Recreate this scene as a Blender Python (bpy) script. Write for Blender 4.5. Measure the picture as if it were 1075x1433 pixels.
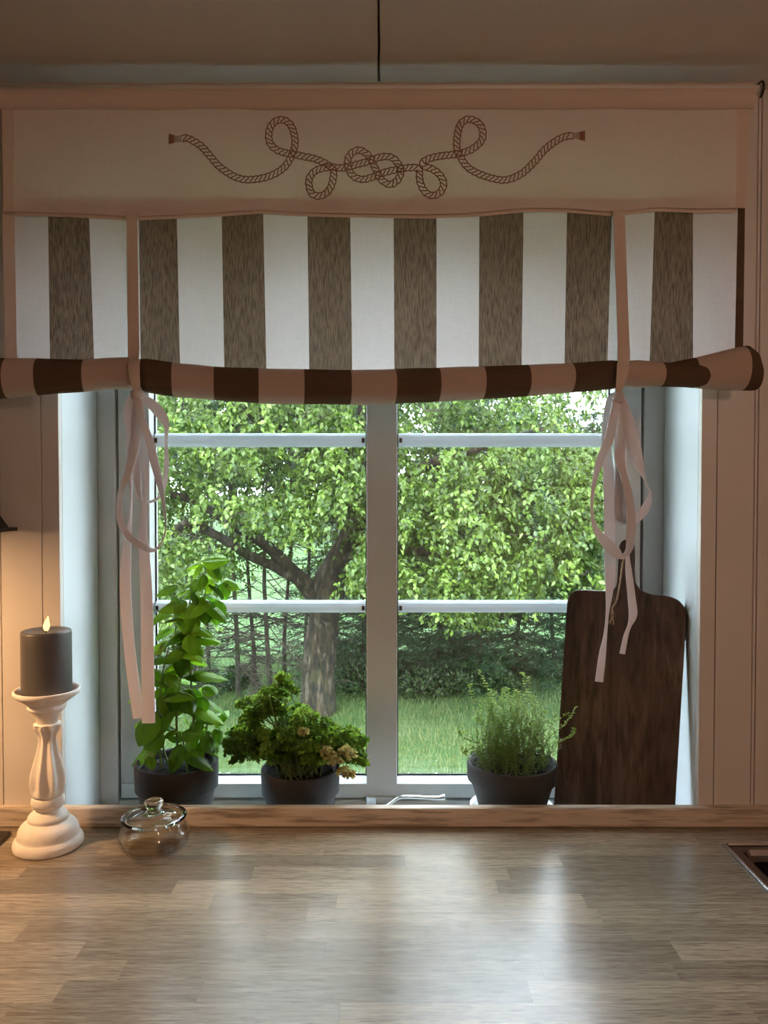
import bpy, bmesh, math, random
import numpy as np
from mathutils import Vector, Matrix, noise as mnoise

for o in list(bpy.data.objects):
    bpy.data.objects.remove(o, do_unlink=True)
S = bpy.context.scene
COL = S.collection
R = math.radians

# ------------------------------------------------------------------ camera
F = 1076.0
PITCH = math.atan((716.5 - 690.0) / F)
CAM = Vector((0.0, -1.13, 1.395))
cd = bpy.data.cameras.new('camera')
cam = bpy.data.objects.new('camera', cd)
COL.objects.link(cam)
cam.location = CAM
cam.rotation_euler = (R(90) - PITCH, 0, 0)
cd.sensor_fit = 'HORIZONTAL'
cd.sensor_width = 36.0
cd.lens = F / 1075.0 * 36.0
cd.clip_start = 0.02
cd.clip_end = 500
S.camera = cam

# ------------------------------------------------------------------ world, exposure
SKY = 17.0
world = bpy.data.worlds.new('world')
S.world = world
world.use_nodes = True
wn = world.node_tree
bg = wn.nodes['Background']
bg.inputs['Color'].default_value = (0.84, 0.89, 1.0, 1)
bg.inputs['Strength'].default_value = SKY
S.view_settings.view_transform = 'Standard'
S.view_settings.look = 'None'
S.view_settings.gamma = 1.0
S.view_settings.use_curve_mapping = False
S.view_settings.exposure = 0.12

# soft evening sun coming over the house roof
sd = bpy.data.lights.new('sun', 'SUN')
sd.energy = 7.0
sd.angle = R(20)
sd.color = (1.0, 0.95, 0.85)
sun = bpy.data.objects.new('sun', sd)
COL.objects.link(sun)
sun.rotation_euler = (R(48), 0, R(-18))
sun.location = (0, -6, 12)


# ------------------------------------------------------------------ helpers
def W(px, py, d):
    """photo pixel -> world point on the plane at forward distance d from the camera"""
    u = (px - 537.5) / F
    v = -(py - 716.5) / F
    c, s = math.cos(PITCH), math.sin(PITCH)
    dy = c + v * s
    dz = v * c - s
    t = d / dy
    return Vector((CAM.x + u * t, CAM.y + d, CAM.z + dz * t))


def lerp(a, b, t):
    return a + (b - a) * t


def interp(x, xs, ys):
    return float(np.interp(x, xs, ys))


class Thing:
    pass


def tag(o, label=None, cat=None, group=None, kind=None):
    if label: o['label'] = label
    if cat: o['category'] = cat
    if group: o['group'] = group
    if kind: o['kind'] = kind
    return o


def empty(name, loc, label=None, cat=None, group=None, kind=None):
    o = bpy.data.objects.new(name, None)
    COL.objects.link(o)
    o.location = loc
    o.empty_display_size = 0.05
    o['_base'] = list(loc)
    return tag(o, label, cat, group, kind)


def wbase(p):
    v = Vector((0, 0, 0))
    while p is not None:
        v = v + Vector(p.location)
        p = p.parent
    return v


def mobj(name, verts, faces, mats, parent=None, smooth=False, midx=None, origin=None):
    """one mesh object; vertices are given in world space"""
    base = wbase(parent)
    og = Vector(origin) if origin is not None else base
    me = bpy.data.meshes.new(name)
    me.from_pydata([tuple(Vector(v) - og) for v in verts], [], faces)
    if not isinstance(mats, (list, tuple)):
        mats = [mats]
    for m in mats:
        me.materials.append(m)
    if midx is not None:
        me.polygons.foreach_set('material_index', midx)
    if smooth:
        me.polygons.foreach_set('use_smooth', [True] * len(me.polygons))
    me.update()
    o = bpy.data.objects.new(name, me)
    COL.objects.link(o)
    if parent is not None:
        o.parent = parent
    o.location = og - base
    return o


def npmesh(name, V, faces4, mat, parent=None, attr=None, smooth=False, kind=None):
    """big mesh from numpy arrays: V (n,3) world, faces (m,k)"""
    base = np.array(wbase(parent))
    me = bpy.data.meshes.new(name)
    V = np.asarray(V, dtype=np.float32) - base.astype(np.float32)
    faces4 = np.asarray(faces4, dtype=np.int32)
    m, k = faces4.shape
    me.vertices.add(len(V))
    me.vertices.foreach_set('co', V.ravel())
    me.loops.add(m * k)
    me.loops.foreach_set('vertex_index', faces4.ravel())
    me.polygons.add(m)
    me.polygons.foreach_set('loop_start', np.arange(0, m * k, k, dtype=np.int32))
    me.polygons.foreach_set('loop_total', np.full(m, k, dtype=np.int32))
    if smooth:
        me.polygons.foreach_set('use_smooth', np.ones(m, dtype=bool))
    me.materials.append(mat)
    if attr is not None:
        a = me.attributes.new('tint', 'FLOAT', 'POINT')
        a.data.foreach_set('value', np.asarray(attr, dtype=np.float32))
    me.update(calc_edges=True)
    me.validate()
    o = bpy.data.objects.new(name, me)
    COL.objects.link(o)
    if parent is not None:
        o.parent = parent
    if kind: o['kind'] = kind
    return o


def box(name, lo, hi, mat, parent=None, bevel=0.0, smooth=False):
    lo, hi = Vector(lo), Vector(hi)
    bm = bmesh.new()
    bmesh.ops.create_cube(bm, size=1.0)
    c = (lo + hi) / 2
    for v in bm.verts:
        v.co = Vector((v.co.x * (hi.x - lo.x), v.co.y * (hi.y - lo.y), v.co.z * (hi.z - lo.z)))
    if bevel > 0:
        bmesh.ops.bevel(bm, geom=list(bm.edges), offset=bevel, segments=2, affect='EDGES', profile=0.5)
    return bmobj(name, bm, mat, parent, c, smooth)


def bmobj(name, bm, mat, parent, center, smooth=False):
    me = bpy.data.meshes.new(name)
    bm.normal_update()
    bm.to_mesh(me)
    bm.free()
    me.materials.append(mat)
    if smooth:
        me.polygons.foreach_set('use_smooth', [True] * len(me.polygons))
    o = bpy.data.objects.new(name, me)
    COL.objects.link(o)
    if parent is not None:
        o.parent = parent
    o.location = Vector(center) - wbase(parent)
    return o


def tube_data(pts, rad, n=8, cap=True):
    pts = [Vector(p) for p in pts]
    V, Fc = [], []
    up = Vector((0.3, 0.9, 0.1)).normalized()
    prev = None
    for i, p in enumerate(pts):
        a = pts[max(i - 1, 0)]
        b = pts[min(i + 1, len(pts) - 1)]
        t = (b - a)
        t = t.normalized() if t.length > 1e-9 else Vector((0, 0, 1))
        if prev is None:
            x = t.cross(up)
            if x.length < 1e-4: x = t.cross(Vector((1, 0, 0)))
        else:
            x = prev - t * prev.dot(t)
        x.normalize()
        prev = x
        y = t.cross(x)
        r = rad[i] if isinstance(rad, (list, tuple)) else rad
        for k in range(n):
            an = 2 * math.pi * k / n
            V.append(p + (x * math.cos(an) + y * math.sin(an)) * r)
    for i in range(len(pts) - 1):
        for k in range(n):
            k2 = (k + 1) % n
            Fc.append((i * n + k, i * n + k2, (i + 1) * n + k2, (i + 1) * n + k))
    if cap:
        Fc.append(tuple(range(n - 1, -1, -1)))
        Fc.append(tuple((len(pts) - 1) * n + k for k in range(n)))
    return V, Fc


def smooth_path(pts, sub=6):
    """Catmull-Rom through tuples"""
    P = [np.array(p, float) for p in pts]
    out = []
    for i in range(len(P) - 1):
        p0 = P[max(i - 1, 0)]; p1 = P[i]; p2 = P[i + 1]; p3 = P[min(i + 2, len(P) - 1)]
        for k in range(sub):
            t = k / sub
            out.append(0.5 * ((2 * p1) + (-p0 + p2) * t + (2 * p0 - 5 * p1 + 4 * p2 - p3) * t * t + (-p0 + 3 * p1 - 3 * p2 + p3) * t ** 3))
    out.append(P[-1])
    return out


def lathe_data(prof, c, n=48, flute=None):
    """prof: list of (r, z); c: world base centre"""
    V, Fc = [], []
    for (r, z) in prof:
        for k in range(n):
            a = 2 * math.pi * k / n
            rr = r
            if flute: rr = flute(r, z, a)
            V.append(Vector((c[0] + rr * math.cos(a), c[1] + rr * math.sin(a), c[2] + z)))
    for i in range(len(prof) - 1):
        for k in range(n):
            k2 = (k + 1) % n
            Fc.append((i * n + k, i * n + k2, (i + 1) * n + k2, (i + 1) * n + k))
    if prof[0][0] > 1e-5: Fc.append(tuple(range(n - 1, -1, -1)))
    if prof[-1][0] > 1e-5: Fc.append(tuple((len(prof) - 1) * n + k for k in range(n)))
    return V, Fc


def lathe(name, prof, c, mat, parent=None, n=48, flute=None, closed=False, smooth=True):
    V, Fc = lathe_data(prof, c, n, flute)
    if closed:
        Fc = [f for f in Fc if len(f) == 4]
        m = len(prof)
        for k in range(n):
            k2 = (k + 1) % n
            Fc.append(((m - 1) * n + k, (m - 1) * n + k2, k2, k))
    o = mobj(name, V, Fc, mat, parent, smooth)
    bm = bmesh.new(); bm.from_mesh(o.data)
    bmesh.ops.remove_doubles(bm, verts=bm.verts, dist=1e-6)
    bmesh.ops.recalc_face_normals(bm, faces=bm.faces)
    bm.to_mesh(o.data); bm.free()
    return o


def dense(prof, sub=4):
    return [(max(float(p[0]), 0.0), float(p[1])) for p in smooth_path(prof, sub)]


# ------------------------------------------------------------------ materials
def nodes(name):
    m = bpy.data.materials.new(name)
    m.use_nodes = True
    nt = m.node_tree
    return m, nt, nt.nodes['Principled BSDF'], nt.nodes['Material Output']


def nn(nt, t, **kw):
    n = nt.nodes.new(t)
    for k, v in kw.items():
        if k in n.inputs: n.inputs[k].default_value = v
        else: setattr(n, k, v)
    return n


def ramp(nt, fac, stops):
    r = nt.nodes.new('ShaderNodeValToRGB')
    e = r.color_ramp.elements
    while len(e) > 1: e.remove(e[-1])
    e[0].position = stops[0][0]; e[0].color = (*stops[0][1], 1)
    for p, c in stops[1:]:
        x = e.new(p); x.color = (*c, 1)
    nt.links.new(fac, r.inputs['Fac'])
    return r.outputs['Color']


def coords(nt, scale=(1, 1, 1), rnd=False):
    tc = nt.nodes.new('ShaderNodeTexCoord')
    mp = nt.nodes.new('ShaderNodeMapping')
    mp.inputs['Scale'].default_value = scale
    nt.links.new(tc.outputs['Object'], mp.inputs['Vector'])
    if rnd:
        oi = nt.nodes.new('ShaderNodeObjectInfo')
        ml = nn(nt, 'ShaderNodeMath', operation='MULTIPLY')
        ml.inputs[1].default_value = 37.0
        nt.links.new(oi.outputs['Random'], ml.inputs[0])
        nt.links.new(ml.outputs[0], mp.inputs['Location'])
    return mp.outputs['Vector']


def bump(nt, fac, bs, strength=0.3, dist=0.002):
    b = nn(nt, 'ShaderNodeBump')
    b.inputs['Strength'].default_value = strength
    b.inputs['Distance'].default_value = dist
    nt.links.new(fac, b.inputs['Height'])
    nt.links.new(b.outputs['Normal'], bs.inputs['Normal'])


def plain(name, col, rough=0.5, var=0.06, scale=8.0, metal=0.0, bmp=0.0, spec=0.5, coat=0.0):
    m, nt, bs, out = nodes(name)
    v = coords(nt)
    tx = nn(nt, 'ShaderNodeTexNoise', Scale=scale, Detail=5.0)
    nt.links.new(v, tx.inputs['Vector'])
    a = tuple(max(0, c * (1 - var)) for c in col)
    b = tuple(min(1, c * (1 + var)) for c in col)
    c = ramp(nt, tx.outputs['Fac'], [(0.3, a), (0.7, b)])
    nt.links.new(c, bs.inputs['Base Color'])
    bs.inputs['Roughness'].default_value = rough
    bs.inputs['Metallic'].default_value = metal
    bs.inputs['Specular IOR Level'].default_value = spec
    bs.inputs['Coat Weight'].default_value = coat
    if bmp > 0:
        t2 = nn(nt, 'ShaderNodeTexNoise', Scale=scale * 12, Detail=3.0)
        nt.links.new(v, t2.inputs['Vector'])
        bump(nt, t2.outputs['Fac'], bs, bmp, 0.001)
    return m


def wood(name, cols, scale=(3, 60, 60), rough=0.4, rnd=True, bmp=0.15, tone=0.25, coat=0.0, rough_var=0.0, spec=0.5):
    """grain runs along the axis with the small scale"""
    m, nt, bs, out = nodes(name)
    v = coords(nt, scale, rnd)
    n1 = nn(nt, 'ShaderNodeTexNoise', Scale=1.0, Detail=6.0, Roughness=0.65, Distortion=1.2)
    nt.links.new(v, n1.inputs['Vector'])
    c = ramp(nt, n1.outputs['Fac'], [(0.25, cols[0]), (0.5, cols[1]), (0.75, cols[2])])
    v2 = coords(nt, tuple(s * 5 for s in scale), rnd)
    n2 = nn(nt, 'ShaderNodeTexNoise', Scale=1.0, Detail=3.0, Roughness=0.5)
    nt.links.new(v2, n2.inputs['Vector'])
    pores = ramp(nt, n2.outputs['Fac'], [(0.36, (0.40, 0.37, 0.34)), (0.52, (1, 1, 1))])
    mx = nn(nt, 'ShaderNodeMix', data_type='RGBA', blend_type='MULTIPLY')
    mx.inputs[0].default_value = 0.8
    nt.links.new(c, mx.inputs[6]); nt.links.new(pores, mx.inputs[7])
    oi = nt.nodes.new('ShaderNodeObjectInfo')
    tn = ramp(nt, oi.outputs['Random'], [(0, (1 - tone,) * 3), (1, (1.0, 1.0, 1.0))])
    m2 = nn(nt, 'ShaderNodeMix', data_type='RGBA', blend_type='MULTIPLY')
    m2.inputs[0].default_value = 1.0 if rnd else 0.0
    nt.links.new(mx.outputs[2], m2.inputs[6]); nt.links.new(tn, m2.inputs[7])
    nt.links.new(m2.outputs[2], bs.inputs['Base Color'])
    bs.inputs['Roughness'].default_value = rough
    bs.inputs['Coat Weight'].default_value = coat
    bs.inputs['Coat Roughness'].default_value = 0.2
    bs.inputs['Specular IOR Level'].default_value = spec
    if rough_var > 0:
        vv = coords(nt, (5, 5, 5))
        n3 = nn(nt, 'ShaderNodeTexNoise', Scale=1.0, Detail=4.0)
        nt.links.new(vv, n3.inputs['Vector'])
        mr = nn(nt, 'ShaderNodeMapRange')
        mr.inputs['To Min'].default_value = rough - rough_var
        mr.inputs['To Max'].default_value = rough + rough_var
        nt.links.new(n3.outputs['Fac'], mr.inputs['Value'])
        nt.links.new(mr.outputs[0], bs.inputs['Roughness'])
    bump(nt, n2.outputs['Fac'], bs, bmp, 0.0006)
    return m


def fabric(name, col, transl, streak=0.0, dark=None):
    """woven linen: diffuse + translucent, thread streaks"""
    m, nt, bs, out = nodes(name)
    nt.nodes.remove(bs)
    tc = nt.nodes.new('ShaderNodeTexCoord')
    def thr(scale):
        mp = nn(nt, 'ShaderNodeMapping'); mp.inputs['Scale'].default_value = scale
        nt.links.new(tc.outputs['Object'], mp.inputs['Vector'])
        n = nn(nt, 'ShaderNodeTexNoise', Scale=1.0, Detail=3.0)
        nt.links.new(mp.outputs['Vector'], n.inputs['Vector'])
        return n.outputs['Fac']
    a, b = thr((1100, 1100, 60)), thr((60, 60, 1100))
    ad = nn(nt, 'ShaderNodeMath', operation='ADD'); nt.links.new(a, ad.inputs[0]); nt.links.new(b, ad.inputs[1])
    hf = nn(nt, 'ShaderNodeMath', operation='MULTIPLY'); hf.inputs[1].default_value = 0.5
    nt.links.new(ad.outputs[0], hf.inputs[0])
    src = a if streak > 0.3 else hf.outputs[0]
    lo = dark if dark else tuple(c * (1 - streak) for c in col)
    c = ramp(nt, src, [(0.36, lo), (0.62, col)])
    df = nn(nt, 'ShaderNodeBsdfDiffuse'); tr = nn(nt, 'ShaderNodeBsdfTranslucent')
    nt.links.new(c, df.inputs['Color']); nt.links.new(c, tr.inputs['Color'])
    mx = nn(nt, 'ShaderNodeMixShader'); mx.inputs[0].default_value = transl
    nt.links.new(df.outputs[0], mx.inputs[1]); nt.links.new(tr.outputs[0], mx.inputs[2])
    nt.links.new(mx.outputs[0], out.inputs['Surface'])
    b = nn(nt, 'ShaderNodeBump'); b.inputs['Strength'].default_value = 0.25; b.inputs['Distance'].default_value = 0.0005
    nt.links.new(hf.outputs[0], b.inputs['Height'])
    nt.links.new(b.outputs['Normal'], df.inputs['Normal'])
    return m


def leafmat(name, dark, light, transl=0.4, rough=0.4, attr=True, tcol=None):
    m, nt, bs, out = nodes(name)
    if attr:
        at = nn(nt, 'ShaderNodeAttribute', attribute_name='tint')
        fac = at.outputs['Fac']
    else:
        oi = nt.nodes.new('ShaderNodeObjectInfo'); fac = oi.outputs['Random']
    c = ramp(nt, fac, [(0, dark), (1, light)])
    nt.links.new(c, bs.inputs['Base Color'])
    bs.inputs['Roughness'].default_value = rough
    bs.inputs['Specular IOR Level'].default_value = 0.35
    tr = nn(nt, 'ShaderNodeBsdfTranslucent')
    if tcol:
        mm = nn(nt, 'ShaderNodeMix', data_type='RGBA', blend_type='MULTIPLY'); mm.inputs[0].default_value = 1.0
        nt.links.new(c, mm.inputs[6]); mm.inputs[7].default_value = (*tcol, 1)
        nt.links.new(mm.outputs[2], tr.inputs['Color'])
    else:
        nt.links.new(c, tr.inputs['Color'])
    mx = nn(nt, 'ShaderNodeMixShader'); mx.inputs[0].default_value = transl
    nt.links.new(bs.outputs[0], mx.inputs[1]); nt.links.new(tr.outputs[0], mx.inputs[2])
    nt.links.new(mx.outputs[0], out.inputs['Surface'])
    return m


def thin_glass(name, ior=1.42, edge=None):
    m, nt, bs, out = nodes(name)
    nt.nodes.remove(bs)
    t = nn(nt, 'ShaderNodeBsdfTransparent'); t.inputs['Color'].default_value = (0.96, 0.985, 0.98, 1)
    g = nn(nt, 'ShaderNodeBsdfGlossy'); g.inputs['Roughness'].default_value = 0.01
    fr = nn(nt, 'ShaderNodeFresnel')
    ge = nn(nt, 'ShaderNodeNewGeometry')          # thin sheet: same reflectance from either side
    mr = nn(nt, 'ShaderNodeMapRange'); mr.inputs['To Min'].default_value = ior; mr.inputs['To Max'].default_value = 1 / ior
    nt.links.new(ge.outputs['Backfacing'], mr.inputs['Value']); nt.links.new(mr.outputs[0], fr.inputs['IOR'])
    if edge:
        lw = nn(nt, 'ShaderNodeLayerWeight'); lw.inputs['Blend'].default_value = 0.5
        nt.links.new(ramp(nt, lw.outputs['Facing'], [(0.5, (0.985, 0.99, 0.99)), (0.85, edge), (1.0, tuple(e * 0.6 for e in edge))]), t.inputs['Color'])
    mx = nn(nt, 'ShaderNodeMixShader')
    nt.links.new(fr.outputs[0], mx.inputs[0]); nt.links.new(t.outputs[0], mx.inputs[1]); nt.links.new(g.outputs[0], mx.inputs[2])
    nt.links.new(mx.outputs[0], out.inputs['Surface'])
    return m


def glassmat(name):
    m, nt, bs, out = nodes(name)
    bs.inputs['Base Color'].default_value = (0.98, 1.0, 0.99, 1)
    bs.inputs['Transmission Weight'].default_value = 1.0
    bs.inputs['Roughness'].default_value = 0.0
    bs.inputs['IOR'].default_value = 1.48
    return m


def emit(name, col, st):
    m, nt, bs, out = nodes(name)
    bs.inputs['Base Color'].default_value = (*col, 1)
    bs.inputs['Emission Color'].default_value = (*col, 1)
    bs.inputs['Emission Strength'].default_value = st
    return m


def bark(name, cols, scale=(14, 14, 5), patch=None):
    m, nt, bs, out = nodes(name)
    v = coords(nt, scale)
    n1 = nn(nt, 'ShaderNodeTexNoise', Scale=1.0, Detail=7.0, Roughness=0.7, Distortion=0.6)
    nt.links.new(v, n1.inputs['Vector'])
    c = ramp(nt, n1.outputs['Fac'], [(0.38, cols[0]), (0.5, cols[1]), (0.64, cols[2])])
    if patch:
        v2 = coords(nt, (16, 16, 5))
        n2 = nn(nt, 'ShaderNodeTexNoise', Scale=1.0, Detail=5.0)
        nt.links.new(v2, n2.inputs['Vector'])
        f = ramp(nt, n2.outputs['Fac'], [(0.57, (0, 0, 0)), (0.63, (0.8, 0.8, 0.8))])
        mx = nn(nt, 'ShaderNodeMix', data_type='RGBA')
        nt.links.new(f, mx.inputs[0]); nt.links.new(c, mx.inputs[6]); mx.inputs[7].default_value = (*patch, 1)
        c = mx.outputs[2]
    nt.links.new(c, bs.inputs['Base Color'])
    bs.inputs['Roughness'].default_value = 0.9
    bump(nt, n1.outputs['Fac'], bs, 1.0, 0.06)
    return m


M = {}
M['wall'] = plain('painted_panel', (0.62, 0.57, 0.52), 0.45, 0.03, 6, bmp=0.05)
M['ceil'] = plain('ceiling_paint', (0.72, 0.68, 0.62), 0.6, 0.04, 4, bmp=0.08)
M['groove'] = plain('groove_dark', (0.16, 0.12, 0.09), 0.8)
M['reveal'] = plain('reveal_paint', (0.62, 0.665, 0.69), 0.4, 0.02, 5)
M['frame'] = plain('frame_paint', (0.50, 0.515, 0.51), 0.35, 0.04, 7)
M['muntin'] = fabric('muntin_white_plastic', (0.78, 0.83, 0.87), 0.27, 0.02)
M['rubber'] = plain('gasket_black', (0.015, 0.016, 0.018), 0.5)
M['glass'] = thin_glass('window_glass')
M['chrome'] = plain('satin_chrome', (0.72, 0.74, 0.77), 0.22, 0.03, 9, metal=1.0)
M['oak'] = wood('oak_stave', [(0.20, 0.150, 0.098), (0.33, 0.26, 0.18), (0.46, 0.375, 0.275)], (9, 210, 210), 0.25, True, 0.10, 0.45, spec=0.38)
M['strip'] = wood('strip_wood', [(0.50, 0.40, 0.31), (0.58, 0.48, 0.38), (0.64, 0.54, 0.44)], (3, 40, 40), 0.5, False, 0.05)
M['board'] = wood('mango_board', [(0.026, 0.015, 0.010), (0.080, 0.047, 0.032), (0.21, 0.140, 0.10)], (26, 26, 3.6), 0.42, False, 0.3)
M['white_linen'] = fabric('white_linen', (0.80, 0.735, 0.745), 0.36, 0.10)
M['header_linen'] = fabric('header_linen', (0.82, 0.72, 0.66), 0.28, 0.07)
M['brown_linen'] = fabric('brown_linen', (0.29, 0.215, 0.160), 0.28, 0.5, (0.125, 0.090, 0.066))
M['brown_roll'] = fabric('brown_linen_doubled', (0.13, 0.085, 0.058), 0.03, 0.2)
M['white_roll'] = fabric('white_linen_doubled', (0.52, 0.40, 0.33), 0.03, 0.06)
M['hem'] = fabric('hem_linen', (0.70, 0.58, 0.49), 0.06, 0.06)
M['ribbon'] = fabric('ribbon_cotton', (0.82, 0.77, 0.775), 0.25, 0.05)
M['print'] = plain('print_ink', (0.27, 0.13, 0.085), 0.9)
M['rod'] = plain('rod_white', (0.75, 0.72, 0.66), 0.35)
M['black'] = plain('black_plastic', (0.012, 0.011, 0.011), 0.35)
M['candlestick'] = plain('chalk_painted_wood', (0.82, 0.76, 0.70), 0.75, 0.07, 40, bmp=0.25)
M['wax'] = plain('grey_wax', (0.095, 0.088, 0.085), 0.42, 0.08, 12)
M['jar'] = glassmat('jar_glass')
M['jarthin'] = thin_glass('thin_jar_glass', 1.6, (0.82, 0.84, 0.84))
M['pot'] = plain('dark_clay', (0.020, 0.016, 0.0145), 0.7, 0.25, 14, bmp=0.2)
M['potgrey'] = plain('grey_clay', (0.034, 0.031, 0.030), 0.75, 0.3, 12, bmp=0.2)
M['soil'] = plain('soil', (0.007, 0.005, 0.004), 0.95, 0.5, 80, bmp=0.9)
M['saucer'] = plain('white_ceramic', (0.80, 0.82, 0.84), 0.2)
M['twine'] = plain('twine', (0.42, 0.30, 0.19), 0.9, 0.2, 60)
M['blackglass'] = plain('black_glass', (0.008, 0.008, 0.009), 0.06)
M['steel'] = plain('steel', (0.55, 0.55, 0.56), 0.2, 0.03, 20, metal=1.0)
M['steeldark'] = plain('brushed_steel', (0.16, 0.145, 0.14), 0.22, 0.06, 30, metal=1.0)
M['cab'] = plain('cabinet_paint', (0.70, 0.66, 0.60), 0.45)
M['floor'] = wood('floor_wood', [(0.20, 0.13, 0.075), (0.30, 0.20, 0.12), (0.38, 0.27, 0.17)], (30, 2.5, 30), 0.4, False, 0.1)
M['basil'] = leafmat('basil_leaf', (0.045, 0.13, 0.008), (0.20, 0.37, 0.022), 0.5, 0.32, False, (1.35, 1.35, 0.7))
M['basilstem'] = plain('basil_stem', (0.13, 0.20, 0.045), 0.5, 0.15, 30)
M['parsley'] = leafmat('parsley_leaf', (0.065, 0.16, 0.014), (0.30, 0.46, 0.05), 0.5, 0.4)
M['yellow'] = leafmat('wilted_leaf', (0.42, 0.36, 0.10), (0.58, 0.50, 0.20), 0.4, 0.5)
M['thyme'] = leafmat('thyme_leaf', (0.07, 0.16, 0.014), (0.32, 0.46, 0.07), 0.5, 0.5)
M['thymestem'] = plain('thyme_stem', (0.16, 0.20, 0.05), 0.6, 0.2, 40)
M['tree'] = leafmat('tree_leaf', (0.010, 0.032, 0.003), (0.125, 0.190, 0.030), 0.36, 0.36)
M['fartree'] = leafmat('far_leaf', (0.020, 0.040, 0.018), (0.055, 0.085, 0.036), 0.3, 0.6)
M['needle'] = leafmat('spruce_needle', (0.010, 0.028, 0.010), (0.042, 0.085, 0.026), 0.15, 0.6)
M['shrub'] = leafmat('shrub_leaf', (0.014, 0.030, 0.010), (0.042, 0.070, 0.018), 0.3, 0.5)
M['grass'] = leafmat('grass_blade', (0.048, 0.080, 0.016), (0.140, 0.165, 0.056), 0.3, 0.6)
M['bark'] = bark('apple_bark', [(0.0015, 0.0008, 0.0003), (0.020, 0.013, 0.0035), (0.060, 0.042, 0.018)], (26, 26, 9), (0.095, 0.070, 0.050))
M['sprucebark'] = bark('spruce_bark', [(0.04, 0.03, 0.02), (0.075, 0.056, 0.040), (0.11, 0.09, 0.07)], (40, 40, 14))
M['deadtwig'] = plain('dead_twig', (0.040, 0.028, 0.020), 0.9, 0.3, 20)
M['flame'] = emit('led_flame', (1.0, 0.55, 0.16), 3.0)
M['bulb'] = emit('warm_bulb', (1.0, 0.62, 0.34), 12.0)
M['shade'] = plain('lamp_shade', (0.85, 0.78, 0.68), 0.6)


def lawn_mat():
    m, nt, bs, out = nodes('lawn_ground')
    v = coords(nt, (1, 1, 1))
    n1 = nn(nt, 'ShaderNodeTexNoise', Scale=1.6, Detail=8.0, Roughness=0.7)
    nt.links.new(v, n1.inputs['Vector'])
    c = ramp(nt, n1.outputs['Fac'], [(0.3, (0.034, 0.072, 0.020)), (0.5, (0.050, 0.096, 0.032)), (0.72, (0.075, 0.118, 0.048))])
    nt.links.new(c, bs.inputs['Base Color'])
    bs.inputs['Roughness'].default_value = 0.95
    bs.inputs['Specular IOR Level'].default_value = 0.1
    n2 = nn(nt, 'ShaderNodeTexNoise', Scale=90.0, Detail=3.0)
    nt.links.new(v, n2.inputs['Vector'])
    bump(nt, n2.outputs['Fac'], bs, 0.8, 0.03)
    return m


M['lawn'] = lawn_mat()

# ------------------------------------------------------------------ room dimensions
WX0, WX1 = -0.4775, 0.466          # window opening
SILL, HEAD = 0.870, 1.835
CT = 0.905                          # worktop height
CEIL = 1.980
RX0, RX1, RY0 = -1.9, 1.9, -3.2
WT = 0.30                           # outer wall thickness

# ------------------------------------------------------------------ structure
fl = box('floor', (RX0, RY0, -0.05), (RX1, 0, 0), M['floor']); tag(fl, kind='structure')
wl = box('wall_left', (RX0 - 0.1, RY0, 0), (RX0, 0, CEIL), M['wall']); tag(wl, kind='structure')
wr = box('wall_right', (RX1, RY0, 0), (RX1 + 0.1, 0, CEIL), M['wall']); tag(wr, kind='structure')
wb = box('wall_back', (RX0 - 0.1, RY0 - 0.1, 0), (RX1 + 0.1, RY0, CEIL), M['wall']); tag(wb, kind='structure')

# window wall: a core with the opening, panel boards proud of it
wf = empty('wall_front', (0, 0.15, 0), kind='structure')
PY = 0.012     # the core stands back by the board thickness
for nm, lo, hi in (('wall_core', (RX0 - 0.1, PY, -0.6), (WX0, WT, CEIL + 0.25)),
                   ('wall_core', (WX1, PY, -0.6), (RX1 + 0.1, WT, CEIL + 0.25)),
                   ('wall_core', (WX0, PY, -0.6), (WX1, WT, SILL - 0.02)),
                   ('wall_core', (WX0, PY, HEAD), (WX1, WT, CEIL + 0.25))):
    box(nm, lo, hi, M['reveal'], wf)
# boards beside and above the opening
xs = [(WX1, 0.4885), (0.4895, 0.5435), (0.5442, 0.5487)]
x = 0.5497
while x < RX1:
    xs.append((x, min(x + 0.108, RX1))); x += 0.1095
xs += [(-0.5030, WX0), (-0.5640, -0.5040)]
x = -0.5652
while x > RX0:
    xs.append((max(x - 0.108, RX0), x)); x -= 0.1095
for a, b in xs:
    box('panel_board', (a, 0.0, 0.60), (b, PY, CEIL), M['wall'], wf, bevel=0.0008)
for a, b in ((WX0 + 0.0005, -0.16), (-0.159, 0.15), (0.151, WX1 - 0.0005)):
    box('panel_board', (a, 0.0, HEAD), (b, PY, CEIL), M['wall'], wf, bevel=0.0008)

# ceiling: boards with an open seam running away from the viewer
ce = empty('ceiling', (0, -1.5, CEIL), kind='structure')
box('ceiling_core', (RX0 - 0.1, RY0 - 0.1, CEIL + 0.012), (RX1 + 0.1, 0.0, CEIL + 0.2), M['groove'], ce)
rng = random.Random(5)


def ragged_panel(x0, x1):
    n = 80
    V = []; Fc = []
    for zz in (CEIL, CEIL + 0.011):
        for i in range(n + 1):
            y = lerp(RY0, 0.012, i / n)
            j = 0.0014 * mnoise.noise(Vector((x1 * 7, y * 22, 0.3)))
            k = 0.0014 * mnoise.noise(Vector((x0 * 7, y * 22, 4.3)))
            V.append(Vector((x0 + k, y, zz))); V.append(Vector((x1 + j, y, zz)))
    m = 2 * (n + 1)
    for i in range(n):
        a = 2 * i
        Fc.append((a, a + 2, a + 3, a + 1))
        Fc.append((m + a, m + a + 1, m + a + 3, m + a + 2))
        Fc.append((a, m + a, m + a + 2, a + 2))
        Fc.append((a + 1, a + 3, m + a + 3, m + a + 1))
    return mobj('ceiling_panel', V, Fc, M['ceil'], ce)


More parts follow.
